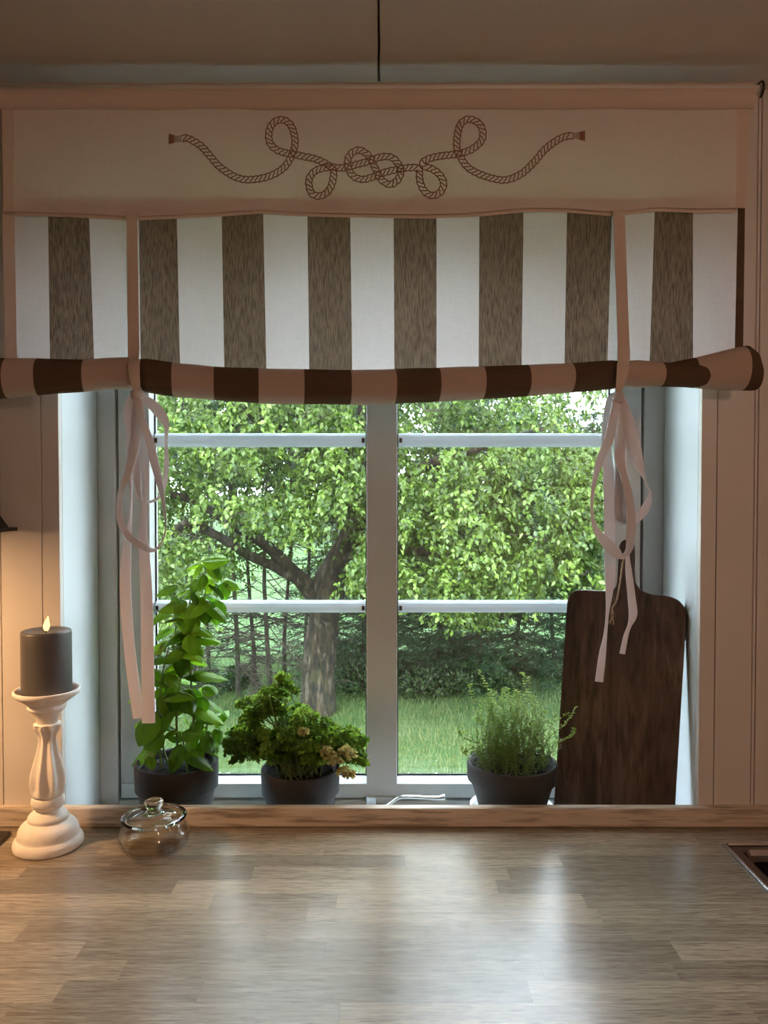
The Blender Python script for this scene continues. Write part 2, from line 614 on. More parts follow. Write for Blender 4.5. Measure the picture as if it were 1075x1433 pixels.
SEAM = -0.0068
for a, b in ((RX0, SEAM - 1.2015), (SEAM - 1.2, SEAM - 0.0016), (SEAM + 0.0016, SEAM + 1.2), (SEAM + 1.2015, RX1)):
    ragged_panel(a, b)

# window reveals and sill board
sill = box('trim_2', (WX0, 0.0, SILL - 0.02), (WX1, WT, SILL), M['reveal'], bevel=0.001)
tag(sill, kind='structure')
# strip along the back edge of the worktop
strip = box('trim_1', (RX0, -0.0155, CT), (RX1, 0.0, CT + 0.0285), M['strip'], bevel=0.0022)
tag(strip, kind='structure')

# ------------------------------------------------------------------ window
win = empty('window_1', (0, 0.15, SILL), kind='structure')
GY = 0.186
fx0, fx1 = WX0, WX1
ix0, ix1 = W(163, 800, 1.28).x, W(900, 800, 1.28).x
ft = HEAD
for nm, lo, hi in (('frame_jamb', (fx0, 0.15, SILL), (ix0, 0.23, ft)),
                   ('frame_jamb', (ix1, 0.15, SILL), (fx1, 0.23, ft)),
                   ('frame_head', (ix0, 0.15, ft - 0.03), (ix1, 0.23, ft)),
                   ('frame_bottom', (ix0, 0.15, SILL), (ix1, 0.23, SILL + 0.008))):
    box(nm, lo, hi, M['frame'], win, bevel=0.002)
sash = empty('sash', (0, 0, 0)); sash.parent = win
del sash['_base']
SY0, SY1 = 0.1535, 0.2
sx0, sx1 = ix0 + 0.0032, ix1 - 0.0032
gl0, gl1 = W(210, 800, 1.283).x, W(859, 800, 1.283).x
m0, m1 = W(513, 800, 1.283).x, W(556, 800, 1.283).x
gb = W(537, 1097, 1.283).z
gt = CAM.z + 0.392
for nm, lo, hi in (('sash_stile', (sx0, SY0, gb), (gl0, SY1, gt)),
                   ('sash_stile', (gl1, SY0, gb), (sx1, SY1, gt)),
                   ('sash_rail', (sx0, SY0, SILL + 0.011), (sx1, SY1, gb)),
                   ('sash_rail', (sx0, SY0, gt), (sx1, SY1, ft - 0.033)),
                   ('mullion', (m0, SY0 - 0.001, gb), (m1, SY1, gt))):
    box(nm, lo, hi, M['frame'], sash, bevel=0.0012)
# dark gap between frame and sash
for a, b in ((ix0, sx0), (sx1, ix1)):
    box('gasket', (a, 0.175, SILL + 0.008), (b, 0.19, ft - 0.031), M['rubber'], sash)
for a, b in ((gl0, m0), (m1, gl1)):
    pane = box('glass_pane', (a, GY, gb), (b, GY + 0.004, gt), M['glass'], sash)
    pane2 = box('glass_pane', (a, GY + 0.016, gb), (b, GY + 0.020, gt), M['glass'], sash)
    # sloped glazing bead along the bottom and black gaskets
    zb = W(537, 1089, 1.30).z
    V = [Vector(p) for p in ((a, SY0 + 0.002, gb), (b, SY0 + 0.002, gb), (b, GY - 0.001, zb), (a, GY - 0.001, zb), (a, GY - 0.001, gb), (b, GY - 0.001, gb))]
    mobj('glazing_bead', V, [(0, 1, 2, 3), (3, 2, 5, 4), (0, 4, 5, 1), (0, 3, 4), (1, 5, 2)], M['muntin'], sash)
    box('gasket', (a, GY - 0.002, zb), (b, GY - 0.0003, zb + 0.0028), M['rubber'], sash)
    for xx in (a, b):
        s = 1 if xx == a else -1
        box('gasket', (min(xx, xx + s * 0.0022), GY - 0.004, gb), (max(xx, xx + s * 0.0022), GY - 0.0003, gt), M['rubber'], sash)
    for (yt, yb) in ((605.5, 625), (841.5, 859)):
        zt, z0 = W(537, yt, 1.300).z, W(537, yb, 1.300).z
        h = zt - z0
        prof = [(GY - 0.001, z0), (GY - 0.010, z0 + h * 0.06), (GY - 0.014, z0 + h * 0.22), (GY - 0.0155, z0 + h * 0.5),
                (GY - 0.012, z0 + h * 0.78), (GY - 0.007, z0 + h * 0.94), (GY - 0.001, zt)]
        V = [Vector((a + 0.0025, y, z)) for y, z in prof] + [Vector((b - 0.0025, y, z)) for y, z in prof]
        n = len(prof)
        Fc = [(i, i + 1, n + i + 1, n + i) for i in range(n - 1)] + [(n - 1, 0, n, 2 * n - 1), tuple(range(n - 1, -1, -1)), tuple(range(n, 2 * n))]
        mu = mobj('muntin', V, Fc, M['muntin'], sash)
        zc = z0 + h * 0.45
        for xx in (a + 0.0035, b - 0.0085):
            box('clip', (xx, GY - 0.0168, zc - 0.004), (xx + 0.005, GY - 0.0140, zc + 0.004), M['steeldark'], sash, bevel=0.0005)

# handle on the bottom rail: back plate, swivel and flared lever
hp0, hp1 = W(512, 1115, 1.28), W(556, 1134, 1.28)
hd = empty('window_handle', (hp0.x, SY0, hp1.z)); hd.parent = win
hd.location = Vector((hp0.x, SY0, hp1.z)) - Vector(win.location)
del hd['_base']
box('back_plate', (hp0.x, SY0 - 0.004, hp1.z), (hp1.x, SY0, hp0.z), M['frame'], hd, bevel=0.001)
box('back_plate', (hp0.x + 0.001, SY0 - 0.009, hp1.z), (W(527, 1115, 1.27).x, SY0 - 0.004, W(512, 1117, 1.27).z), M['chrome'], hd, bevel=0.001)
dl = 1.245
path = [(531, 1137), (536, 1131), (544, 1126), (553, 1119), (561, 1115.5), (575, 1115), (595, 1116), (612, 1116.5), (622, 1115.5)]
rv = [(3.6, 5), (3.4, 5), (2.6, 4), (2.6, 4), (2.6, 4), (2.6, 4.2), (2.6, 4.4), (2.9, 5), (4.4, 6)]
sp = smooth_path([(p[0], p[1], r[0], r[1]) for p, r in zip(path, rv)], 4)
V = []; Fc = []
k = 1.245 / F
nsec = 12
for i, (px, py, rz, ry) in enumerate(sp):
    c = W(px, py, dl)
    for j in range(nsec):
        an = 2 * math.pi * j / nsec
        V.append(c + Vector((0, math.cos(an) * ry * k, math.sin(an) * rz * k)))
for i in range(len(sp) - 1):
    for j in range(nsec):
        j2 = (j + 1) % nsec
        Fc.append((i * nsec + j, i * nsec + j2, (i + 1) * nsec + j2, (i + 1) * nsec + j))
Fc += [tuple(range(nsec)), tuple((len(sp) - 1) * nsec + j for j in range(nsec))]
mobj('lever', V, Fc, M['chrome'], hd, smooth=True)
cc = W(533, 1136, 1.26)
V, Fc = tube_data([(cc.x, SY0 - 0.006, cc.z), (cc.x, CAM.y + 1.235, cc.z)], 0.0075, 16)
mobj('swivel', V, Fc, M['chrome'], hd, smooth=False)

# ------------------------------------------------------------------ worktop of oak staves
wt = empty('worktop', (0, -0.3, CT - 0.04), 'pale oak butcher-block worktop of glued staves under the window', 'worktop')
SKX0, SKX1, SKY0, SKY1 = 0.4705, 0.97, -0.50, -0.069     # sink outline
rng = random.Random(11)
FRONT = -0.615
y = -0.0
rows = []
row_w = 0.0335
r = 0
while y - row_w > FRONT - 0.01:
    rows.append((y - row_w, y)); y -= row_w
mesh_cache = {}


def stave(x0, x1, y0, y1):
    box('stave', (x0 + 0.00004, y0 + 0.00004, CT - 0.04), (x1 - 0.00004, y1 - 0.00004, CT), M['oak'], wt)


for (y0, y1) in rows:
    x = RX0 - rng.random() * 0.3
    # shared seams, cut round the sink bowl
    while x < RX1:
        L = rng.choice([0.14, 0.19, 0.24, 0.28, 0.33, 0.4]) * rng.uniform(0.9, 1.1)
        a, b = max(x, RX0), min(x + L, RX1)
        x += L
        if b - a < 0.01: continue
        hx0, hx1 = SKX0 + 0.012, SKX1 - 0.012
        if y1 > SKY0 + 0.012 and y0 < SKY1 - 0.012:
            if b <= hx0 or a >= hx1:
                stave(a, b, y0, y1)
            else:
                if hx0 - a > 0.002: stave(a, hx0, y0, y1)
                if b - hx1 > 0.002: stave(hx1, b, y0, y1)
        else:
            stave(a, b, y0, y1)

# base cabinets that carry the worktop (below the frame)
for i, (a, b) in enumerate(((-1.895, -1.15), (-1.145, -0.55), (-0.545, 0.0), (0.005, 0.42), (0.425, 1.02), (1.025, 1.895))):
    nm = ['beside the left wall', 'below the black glass hob', 'right of the hob cabinet', 'left of the sink cabinet', 'below the steel sink', 'beside the right wall'][i]
    cb = empty('base_cabinet', ((a + b) / 2, -0.3, 0), 'cream base cabinet ' + nm, 'cabinet', 'base cabinets under the worktop')
    t = 0.018
    for lo, hi in (((a, -0.57, 0.1), (a + t, -0.01, 0.864)), ((b - t, -0.57, 0.1), (b, -0.01, 0.864)),
                   ((a + t, -0.57, 0.1), (b - t, -0.01, 0.1 + t)), ((a + t, -0.02, 0.118), (b - t, -0.01, 0.864))):
        box('carcass', lo, hi, M['cab'], cb)
    box('plinth', (a, -0.52, 0), (b, -0.5, 0.1), M['cab'], cb)
    d = box('door', (a + 0.002, -0.592, 0.102), (b - 0.002, -0.572, 0.862), M['cab'], cb, bevel=0.002)
    V, Fc = tube_data([(b - 0.05, -0.592, 0.62), (b - 0.05, -0.615, 0.63), (b - 0.05, -0.615, 0.75), (b - 0.05, -0.592, 0.76)], 0.005, 8)
    mobj('handle', V, Fc, M['steel'], d)

# ------------------------------------------------------------------ sink at the right
sk = empty('sink', ((SKX0 + SKX1) / 2, (SKY0 + SKY1) / 2, CT), 'dark steel inset sink with bright raised rim set in worktop', 'sink')


def rrect(x0, x1, y0, y1, r, z, n=5):
    P = []
    for cx, cy, a0 in ((x1 - r, y1 - r, 0), (x0 + r, y1 - r, 90), (x0 + r, y0 + r, 180), (x1 - r, y0 + r, 270)):
        for i in range(n + 1):
            a = R(a0 + 90 * i / n)
            P.append(Vector((cx + r * math.cos(a), cy + r * math.sin(a), z)))
    return P


def loft(name, loops, mat, parent, smooth=False, cap=False):
    n = len(loops[0]); V = [p for l in loops for p in l]; Fc = []
    for i in range(len(loops) - 1):
        for j in range(n):
            j2 = (j + 1) % n
            Fc.append((i * n + j, i * n + j2, (i + 1) * n + j2, (i + 1) * n + j))
    if cap: Fc.append(tuple((len(loops) - 1) * n + j for j in range(n)))
    return mobj(name, V, Fc, mat, parent, smooth)


def inset(d, z, r):
    return rrect(SKX0 + d, SKX1 - d, SKY0 + d, SKY1 - d, r, z)


loft('rim', [inset(0, CT + 0.0002, 0.004), inset(0.0003, CT + 0.0032, 0.004), inset(0.0012, CT + 0.0042, 0.003), inset(0.0040, CT + 0.0038, 0.003)], M['steel'], sk)
loft('flange', [inset(0.0040, CT + 0.0038, 0.003), inset(0.0054, CT + 0.0010, 0.003), inset(0.0180, CT + 0.0006, 0.012)], M['steeldark'], sk)
loft('bowl', [inset(0.0180, CT + 0.0006, 0.012), inset(0.021, CT - 0.006, 0.012), inset(0.026, CT - 0.012, 0.014), inset(0.032, CT - 0.15, 0.03), inset(0.06, CT - 0.165, 0.03)], M['steeldark'], sk, cap=True)

# ------------------------------------------------------------------ hob and hood at the left
hb = empty('hob', (-0.83, -0.28, CT), 'black glass hob whose corner lies beside the candlestick', 'hob')
box('glass_top', (-1.12, -0.55, CT + 0.001), (-0.5345, -0.038, CT + 0.0055), M['blackglass'], hb, bevel=0.0012)
box('trim_frame', (-1.115, -0.545, CT + 0.0001), (-0.540, -0.043, CT + 0.001), M['black'], hb)

hz = W(20, 742.5, 1.13).z
hx1 = W(22.5, 741, 1.125).x
hood = empty('cooker_hood', (-0.85, -0.22, hz), 'dark sloping cooker hood with a warm lamp beneath', 'hood')
hx0 = hx1 - 0.62
hy0 = -0.46


def ring4(x0, x1, y0, y1, z):
    return [Vector((x0, y0, z)), Vector((x1, y0, z)), Vector((x1, y1, z)), Vector((x0, y1, z))]


loft('canopy', [ring4(hx0 + 0.012, hx1 - 0.012, hy0 + 0.012, -0.0006, hz + 0.004),
                ring4(hx0 + 0.235, hx1 - 0.235, -0.25, -0.0006, hz + 0.31), ring4(hx0 + 0.235, hx1 - 0.235, -0.25, -0.0006, CEIL - 0.001)], M['black'], hood)
# lip: hollow rectangle
for lo, hi in (((hx0, hy0, hz), (hx1, hy0 + 0.012, hz + 0.005)), ((hx0, -0.012, hz), (hx1, -0.0006, hz + 0.005)),
               ((hx0, hy0 + 0.012, hz), (hx0 + 0.012, -0.012, hz + 0.005)), ((hx1 - 0.012, hy0 + 0.012, hz), (hx1, -0.012, hz + 0.005))):
    box('lip', lo, hi, M['black'], hood)
box('filter_plate', (hx0 + 0.03, hy0 + 0.03, hz + 0.02), (hx1 - 0.03, -0.012, hz + 0.024), M['steel'], hood)
LAMP = Vector((hx1 - 0.20, -0.24, hz + 0.012))
V, Fc = tube_data([LAMP + Vector((0, 0, 0.008)), LAMP + Vector((0, 0, 0.003))], 0.028, 20)
mobj('lamp_lens', V, Fc, M['bulb'], hood)
ld = bpy.data.lights.new('hood_lamp', 'AREA')
ld.shape = 'DISK'
ld.size = 0.05
ld.energy = 3.7
ld.color = (1.0, 0.58, 0.27)
lo = bpy.data.objects.new('hood_lamp', ld)
COL.objects.link(lo)
lo.location = LAMP - Vector((0, 0, 0.004)) - Vector(hood.location)
lo.parent = hood

# flush ceiling lamp in the room behind the viewer
LP = Vector((0.95, -2.1, CEIL))
pd = empty('ceiling_lamp', LP, 'warm flush ceiling lamp with a pale glass bowl', 'lamp')
lathe('base_plate', [(0.0, 0.0), (0.12, 0.0), (0.12, -0.012), (0.0, -0.012)], LP, M['rod'], pd, 32)
lathe('glass_bowl', dense([(0.108, -0.012), (0.112, -0.025), (0.095, -0.045), (0.05, -0.06), (0.0, -0.064)], 3), LP, M['bulb'], pd, 32)
pl = bpy.data.lights.new('ceiling_light', 'POINT')
pl.energy = 15.0
pl.color = (1.0, 0.64, 0.49)
pl.shadow_soft_size = 0.06
po = bpy.data.objects.new('ceiling_light', pl)
COL.objects.link(po)
po.parent = pd
po.location = (0, 0, -0.20)

# ------------------------------------------------------------------ striped blind
BD = 1.070                                   # distance of the cloth
blind = empty('roll_up_blind', W(527, 120, BD), 'white and brown striped linen blind rolled up and tied with ribbons', 'blind')


def cloth(name, cols, rowsy, d, mats, midx, wav=0.0025, seed=0.0, dfun=None, sub=4, vsub=10):
    """cols: list of (x_top, x_bottom); rowsy: (ytop(x), ybottom(x)); one material index per column"""
    V = []; Fc = []; MI = []
    xs = []
    for i in range(len(cols) - 1):
        for k in range(sub):
            t = k / sub
            xs.append((lerp(cols[i][0], cols[i + 1][0], t), lerp(cols[i][1], cols[i + 1][1], t), i))
    xs.append((cols[-1][0], cols[-1][1], len(cols) - 2))
    for (xt, xb, i) in xs:
        for j in range(vsub + 1):
            t = j / vsub
            x = lerp(xt, xb, t)
            y = lerp(rowsy[0](x), rowsy[1](x), t)
            w = wav * mnoise.noise(Vector((x * 0.009, y * 0.006, seed))) + 0.4 * wav * mnoise.noise(Vector((x * 0.03, y * 0.012, seed + 7)))
            dd = d + w + (dfun(x, y) if dfun else 0)
            V.append(W(x, y, dd))
    n = vsub + 1
    for a in range(len(xs) - 1):
        for j in range(vsub):
            Fc.append((a * n + j, a * n + j + 1, (a + 1) * n + j + 1, (a + 1) * n + j))
            MI.append(midx(xs[a][2], j))
    return mobj(name, V, Fc, mats, blind, True, MI)


HBX = [-10, 20, 100, 185, 250, 310, 365, 400, 470, 530, 600, 672, 735, 790, 860, 920, 980, 1030, 1060]
HBY = [296, 296, 298, 303, 300, 297, 293, 296, 298, 299, 300, 297, 291, 291, 297, 290, 292, 291, 292]
ht = lambda x: 153.0
hbm = lambda x: interp(x, HBX, HBY)
NB = 44


def frow(y0, y1, sag):
    return lambda x: interp(x, [0, 1050], [y0, y1]) + sag * math.sin(x * 0.02)


xs_top = [2, 20] + [lerp(20, 1032, i / NB) for i in range(1, NB)] + [1032, 1051]
xs_bot = [5, 19] + [lerp(19, 1030, i / NB) for i in range(1, NB)] + [1030, 1043]
hc = list(zip(xs_top, xs_bot))
HD = BD - 0.004
cloth('header', hc, (lambda x: 150.0, hbm), HD, [M['header_linen'], M['hem']],
      lambda i, j: 1 if (i == 0 or i >= len(hc) - 2) else 0, 0.003, 1.0, sub=1, vsub=14)
# pocket for the rod: a flattened sleeve round the rod
V = []; Fc = []
ns = 14; nx = 40
for i in range(nx + 1):
    px = lerp(2, 1052, i / nx)
    top = W(px, 118.0 - 1.5 * i / nx + 0.5 * math.sin(i * 1.7), BD).z
    bot = W(px, 156 + 0.4 * math.sin(i * 0.9), BD).z
    cx = W(px, 130, BD).x
    for k in range(ns):
        a = 2 * math.pi * k / ns
        zz = (math.sin(a) + 1) / 2
        half = 0.0095 * math.sin(math.pi * min(1, 0.12 + 0.88 * (zz ** 0.8))) + 0.0012
        V.append(Vector((cx, CAM.y + HD - math.cos(a) * half + 0.0005, lerp(bot, top, zz))))
for i in range(nx):
    for k in range(ns):
        k2 = (k + 1) % ns
        Fc.append((i * ns + k, i * ns + k2, (i + 1) * ns + k2, (i + 1) * ns + k))
mobj('rod_pocket', V, Fc, M['hem'], blind, True)

st_top = [3, 20, 67, 124, 194, 247, 310, 368, 430, 490, 551, 611, 671, 733, 794, 857, 917, 970, 1033, 1043]
st_bot = [7, 24, 70, 132, 197, 252, 314, 373, 433, 493, 552, 611, 670, 730, 790, 850, 909, 970, 1028, 1040]
smats = [M['white_linen'], M['brown_linen'], M['hem'], M['brown_roll']]


def smi(i, j):
    if i == 0: return 2
    if i == len(st_top) - 2: return 3
    return 1 if i % 2 == 0 else 0


cloth('striped_panel', list(zip(st_top, st_bot)), (lambda x: 282.0, lambda x: interp(x, [0, 185, 300, 530, 860, 1000, 1050], [512, 512, 522, 526, 514, 512, 508])),
      BD + 0.004, smats, smi, 0.004, 3.0, sub=3, vsub=16)
# hem that closes the header at its lower edge (doubled cloth behind)
V = []; Fc = []
for i in range(81):
    x = lerp(20, 1031, i / 80)
    yb = hbm(x) + 6
    V += [W(x, 288, BD + 0.0005), W(x, yb, BD + 0.0005)]
for i in range(80):
    Fc.append((2 * i, 2 * i + 1, 2 * i + 3, 2 * i + 2))
mobj('header_seam', V, Fc, M['hem'], blind, True)

# printed rope with loops and a knot
RP = [(254, 194), (260, 193), (268, 196), (281, 204), (293, 217), (303, 229), (315, 239), (328, 247), (341, 251), (356, 251), (372, 248), (387, 242), (398, 234), (405, 224),
      (410, 213), (413, 200), (411, 185), (406, 174), (397, 168), (387, 169), (379, 177), (376, 190), (379, 202), (388, 210), (400, 214), (412, 216), (425, 219), (440, 222),
      (452, 227), (462, 233), (467, 241), (465, 256), (459, 268), (449, 274), (438, 272), (433, 262), (433, 250), (440, 240), (451, 235.5), (463, 234), (475, 235), (486, 234),
      (496, 231), (508, 228), (518, 225), (528, 221), (541, 219), (551, 222), (557, 229), (561, 237), (560, 245.5), (555, 253.5), (547, 258), (539, 255.5), (531.5, 248.5),
      (525, 235), (519, 223), (513, 215), (502, 210), (491.5, 215), (486.5, 225), (488.5, 238), (496, 247.5), (508, 251), (522, 247.5), (534.5, 242.5), (547, 239), (557, 237),
      (569, 235), (580, 234.5), (587, 236), (587, 243), (588, 254), (593, 266), (602, 273), (612, 272), (619.5, 264), (620.5, 254), (614.5, 243.5), (604, 236), (595, 233.5), (591, 230), (594, 225.5), (604, 221),
      (618.5, 218), (633, 216.5), (647, 214), (661, 208.5), (673, 198), (676, 187), (673, 176), (665, 169), (655.5, 167), (647, 171), (642, 181), (639.5, 197), (640, 210), (645.5, 221), (652, 231), (661, 238.5), (680.5, 247),
      (706, 252), (728.5, 244), (746, 228.5), (763.5, 208.5), (781, 195.5), (792, 191), (803, 189.5)]
PV = []; PF = []


def hd_at(x, y):
    w = 0.003 * mnoise.noise(Vector((x * 0.009, y * 0.006, 1.0))) + 0.0012 * mnoise.noise(Vector((x * 0.03, y * 0.012, 8.0)))
    return HD + w - 0.0009


def stroke(pts, w):
    base = len(PV)
    pts = [np.array(p, float) for p in pts]
    for i, p in enumerate(pts):
        a = pts[max(i - 1, 0)]; b = pts[min(i + 1, len(pts) - 1)]
        t = b - a; L = np.hypot(*t) + 1e-9
        nrm = np.array([-t[1], t[0]]) / L
        for s in (-0.5, 0.5):
            q = p + nrm * w * s
            PV.append(W(q[0], q[1], hd_at(q[0], q[1])))
    for i in range(len(pts) - 1):
        PF.append((base + 2 * i, base + 2 * i + 1, base + 2 * i + 3, base + 2 * i + 2))


dp = smooth_path(RP, 8)
# resample evenly
seg = [0.0]
for i in range(1, len(dp)):
    seg.append(seg[-1] + float(np.hypot(*(dp[i] - dp[i - 1]))))
tot = seg[-1]
rs = []
stp = 1.6
for s in np.arange(0, tot, stp):
    rs.append(np.array([np.interp(s, seg, [p[0] for p in dp]), np.interp(s, seg, [p[1] for p in dp])]))
RW = 4.3
nrm = []
for i, p in enumerate(rs):
    t = rs[min(i + 1, len(rs) - 1)] - rs[max(i - 1, 0)]
    t = t / (np.hypot(*t) + 1e-9)
    nrm.append((np.array([-t[1], t[0]]), t))
for s in (-1, 1):
    stroke([p + n[0] * s * (RW + 0.45 * math.sin(i * stp * 2 * math.pi / 8.0 + (0 if s > 0 else math.pi))) for i, (p, n) in enumerate(zip(rs, nrm))], 1.6)
i = 1
while i < len(rs) - 5:
    j = i + 3
    n0, t0 = nrm[i]; n1, t1 = nrm[j]
    p0 = rs[i] + n0 * RW; p1 = rs[j] - n1 * RW
    mid = (p0 + p1) / 2
    stroke([p0, lerp(p0, p1, 0.3) - t0 * 0.9, mid, lerp(p0, p1, 0.7) + t0 * 0.9, p1], 1.6)
    i += 4
# whipped rope ends
for (x0, x1, y, s) in ((236, 254, 194.5, 1), (819, 803, 190, -1)):
    for k in range(9):
        yy = y - 6 + 12 * k / 8
        stroke([(x0, yy + (k - 4) * 0.15), (x0 + s * 8, y - 4.6 + 9.2 * k / 8)], 1.5)
    for k in range(5):
        xx = x0 + s * (9 + 2 * k)
        stroke([(xx, y - 4.6), (xx, y + 4.6)], 0.8)
mobj('rope_print', PV, PF, M['print'], blind)

# the roll at the bottom
RX = [-6, 0, 60, 120, 150, 180, 192, 205, 250, 300, 370, 500, 535, 690, 790, 855, 872, 890, 925, 960, 978, 986, 989]
RT = [501, 501, 502, 503, 501, 500, 503, 502, 508, 513, 516, 517.5, 517, 512, 508.5, 504, 505, 504, 507, 510, 511, 514, 520]
RB = [559, 558, 553, 548, 545, 545, 541, 549, 556, 560, 565, 567, 566.5, 558, 551, 545, 541, 543, 541, 542, 542, 539, 533]


def roll(name, RX, RT, RB, edges, dc, wd, first_brown, squash=1.0):
    V = []; Fc = []; MI = []
    xs = sorted(set([round(v, 1) for v in np.arange(RX[0], RX[-1], 6.0)] + edges + RX))
    ns = 20
    for x in xs:
        t, b = interp(x, RX, RT), interp(x, RX, RB)
        c = W(x, (t + b) / 2, dc)
        rz = (W(x, t, dc).z - W(x, b, dc).z) / 2
        for k in range(ns):
            a = 2 * math.pi * k / ns
            w = 1 + 0.035 * mnoise.noise(Vector((x * 0.02, math.cos(a) * 1.4, math.sin(a) * 1.4)))
            # curved stripe edges: cloth wraps slightly askew
            V.append(c + Vector((0.0035 * math.cos(a * 1.0), -math.cos(a) * min(rz, 0.03) * squash * w, math.sin(a) * rz * w)))
    for i in range(len(xs) - 1):
        xm = (xs[i] + xs[i + 1]) / 2
        br = first_brown
        for e in edges:
            if xm > e: br = not br
        for k in range(ns):
            k2 = (k + 1) % ns
            Fc.append((i * ns + k, i * ns + k2, (i + 1) * ns + k2, (i + 1) * ns + k)); MI.append(0 if br else 1)
    Fc.append(tuple(range(ns))); MI.append(0 if first_brown else 1)
    Fc.append(tuple((len(xs) - 1) * ns + k for k in range(ns))); MI.append(MI[-2])
    return mobj(name, V, Fc, [M['brown_roll'], M['white_roll']], blind, True, MI)


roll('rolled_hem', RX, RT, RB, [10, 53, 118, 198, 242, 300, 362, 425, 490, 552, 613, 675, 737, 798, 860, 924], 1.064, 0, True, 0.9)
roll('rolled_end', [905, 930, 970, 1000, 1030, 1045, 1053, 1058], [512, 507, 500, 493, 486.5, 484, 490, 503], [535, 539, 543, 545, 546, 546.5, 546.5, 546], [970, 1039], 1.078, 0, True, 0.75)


# ribbons
def ribbon(name, pts, mat=None, parent=None, thick=0.0008, sub=5):
    """pts: (px, py, d, width px, twist deg); twist 0 faces the room"""
    sp = smooth_path([(*p[:5],) for p in pts], sub)
    C = [W(p[0], p[1], p[2]) for p in sp]
    V = []; Fc = []
    for i, p in enumerate(sp):
        t = (C[min(i + 1, len(C) - 1)] - C[max(i - 1, 0)])
        t = t.normalized() if t.length > 1e-9 else Vector((0, 0, -1))
        side = t.cross(Vector((0, 1, 0)))
        if side.length < 1e-3: side = Vector((1, 0, 0))
        side.normalize()
        dn = side.cross(t).normalized()
        a = R(p[4])
        sv = side * math.cos(a) + dn * math.sin(a)
        nv = t.cross(sv).normalized()
        w = p[3] / 2 * p[2] / F
        for (su, sn) in ((-1, -1), (0, -1.0), (1, -1), (1, 1), (0, 1.0), (-1, 1)):
            V.append(C[i] + sv * (su * w) + nv * (sn * thick / 2) + (nv * 0.0008 if su == 0 else Vector((0, 0, 0))))
    n = 6
    for i in range(len(sp) - 1):
        for k in range(n):
            k2 = (k + 1) % n
            Fc.append((i * n + k, i * n + k2, (i + 1) * n + k2, (i + 1) * n + k))
    Fc += [tuple(range(n)), tuple((len(sp) - 1) * n + k for k in range(n))]
    o = mobj(name, V, Fc, mat or M['ribbon'], parent or blind, True)
    o.data.set_sharp_from_angle(angle=R(40))
    return o


def tie(strap_pts, knot, pieces):
    st = ribbon('tie_strap', strap_pts, M['hem'])
    V, Fc = lathe_data(dense([(0.0, -0.009), (0.006, -0.008), (0.0085, -0.002), (0.0075, 0.004), (0.004, 0.009), (0.0, 0.010)], 3), W(*knot), 14)
    c = W(*knot)
    V = [c + Vector(((v - c).x * (1 + 0.15 * math.sin((v - c).z * 900)), (v - c).y, (v - c).z)) for v in V]
    mobj('knot', V, Fc, M['ribbon'], st, True)
    for nm, pts in pieces:
        ribbon(nm, pts, M['ribbon'], st)


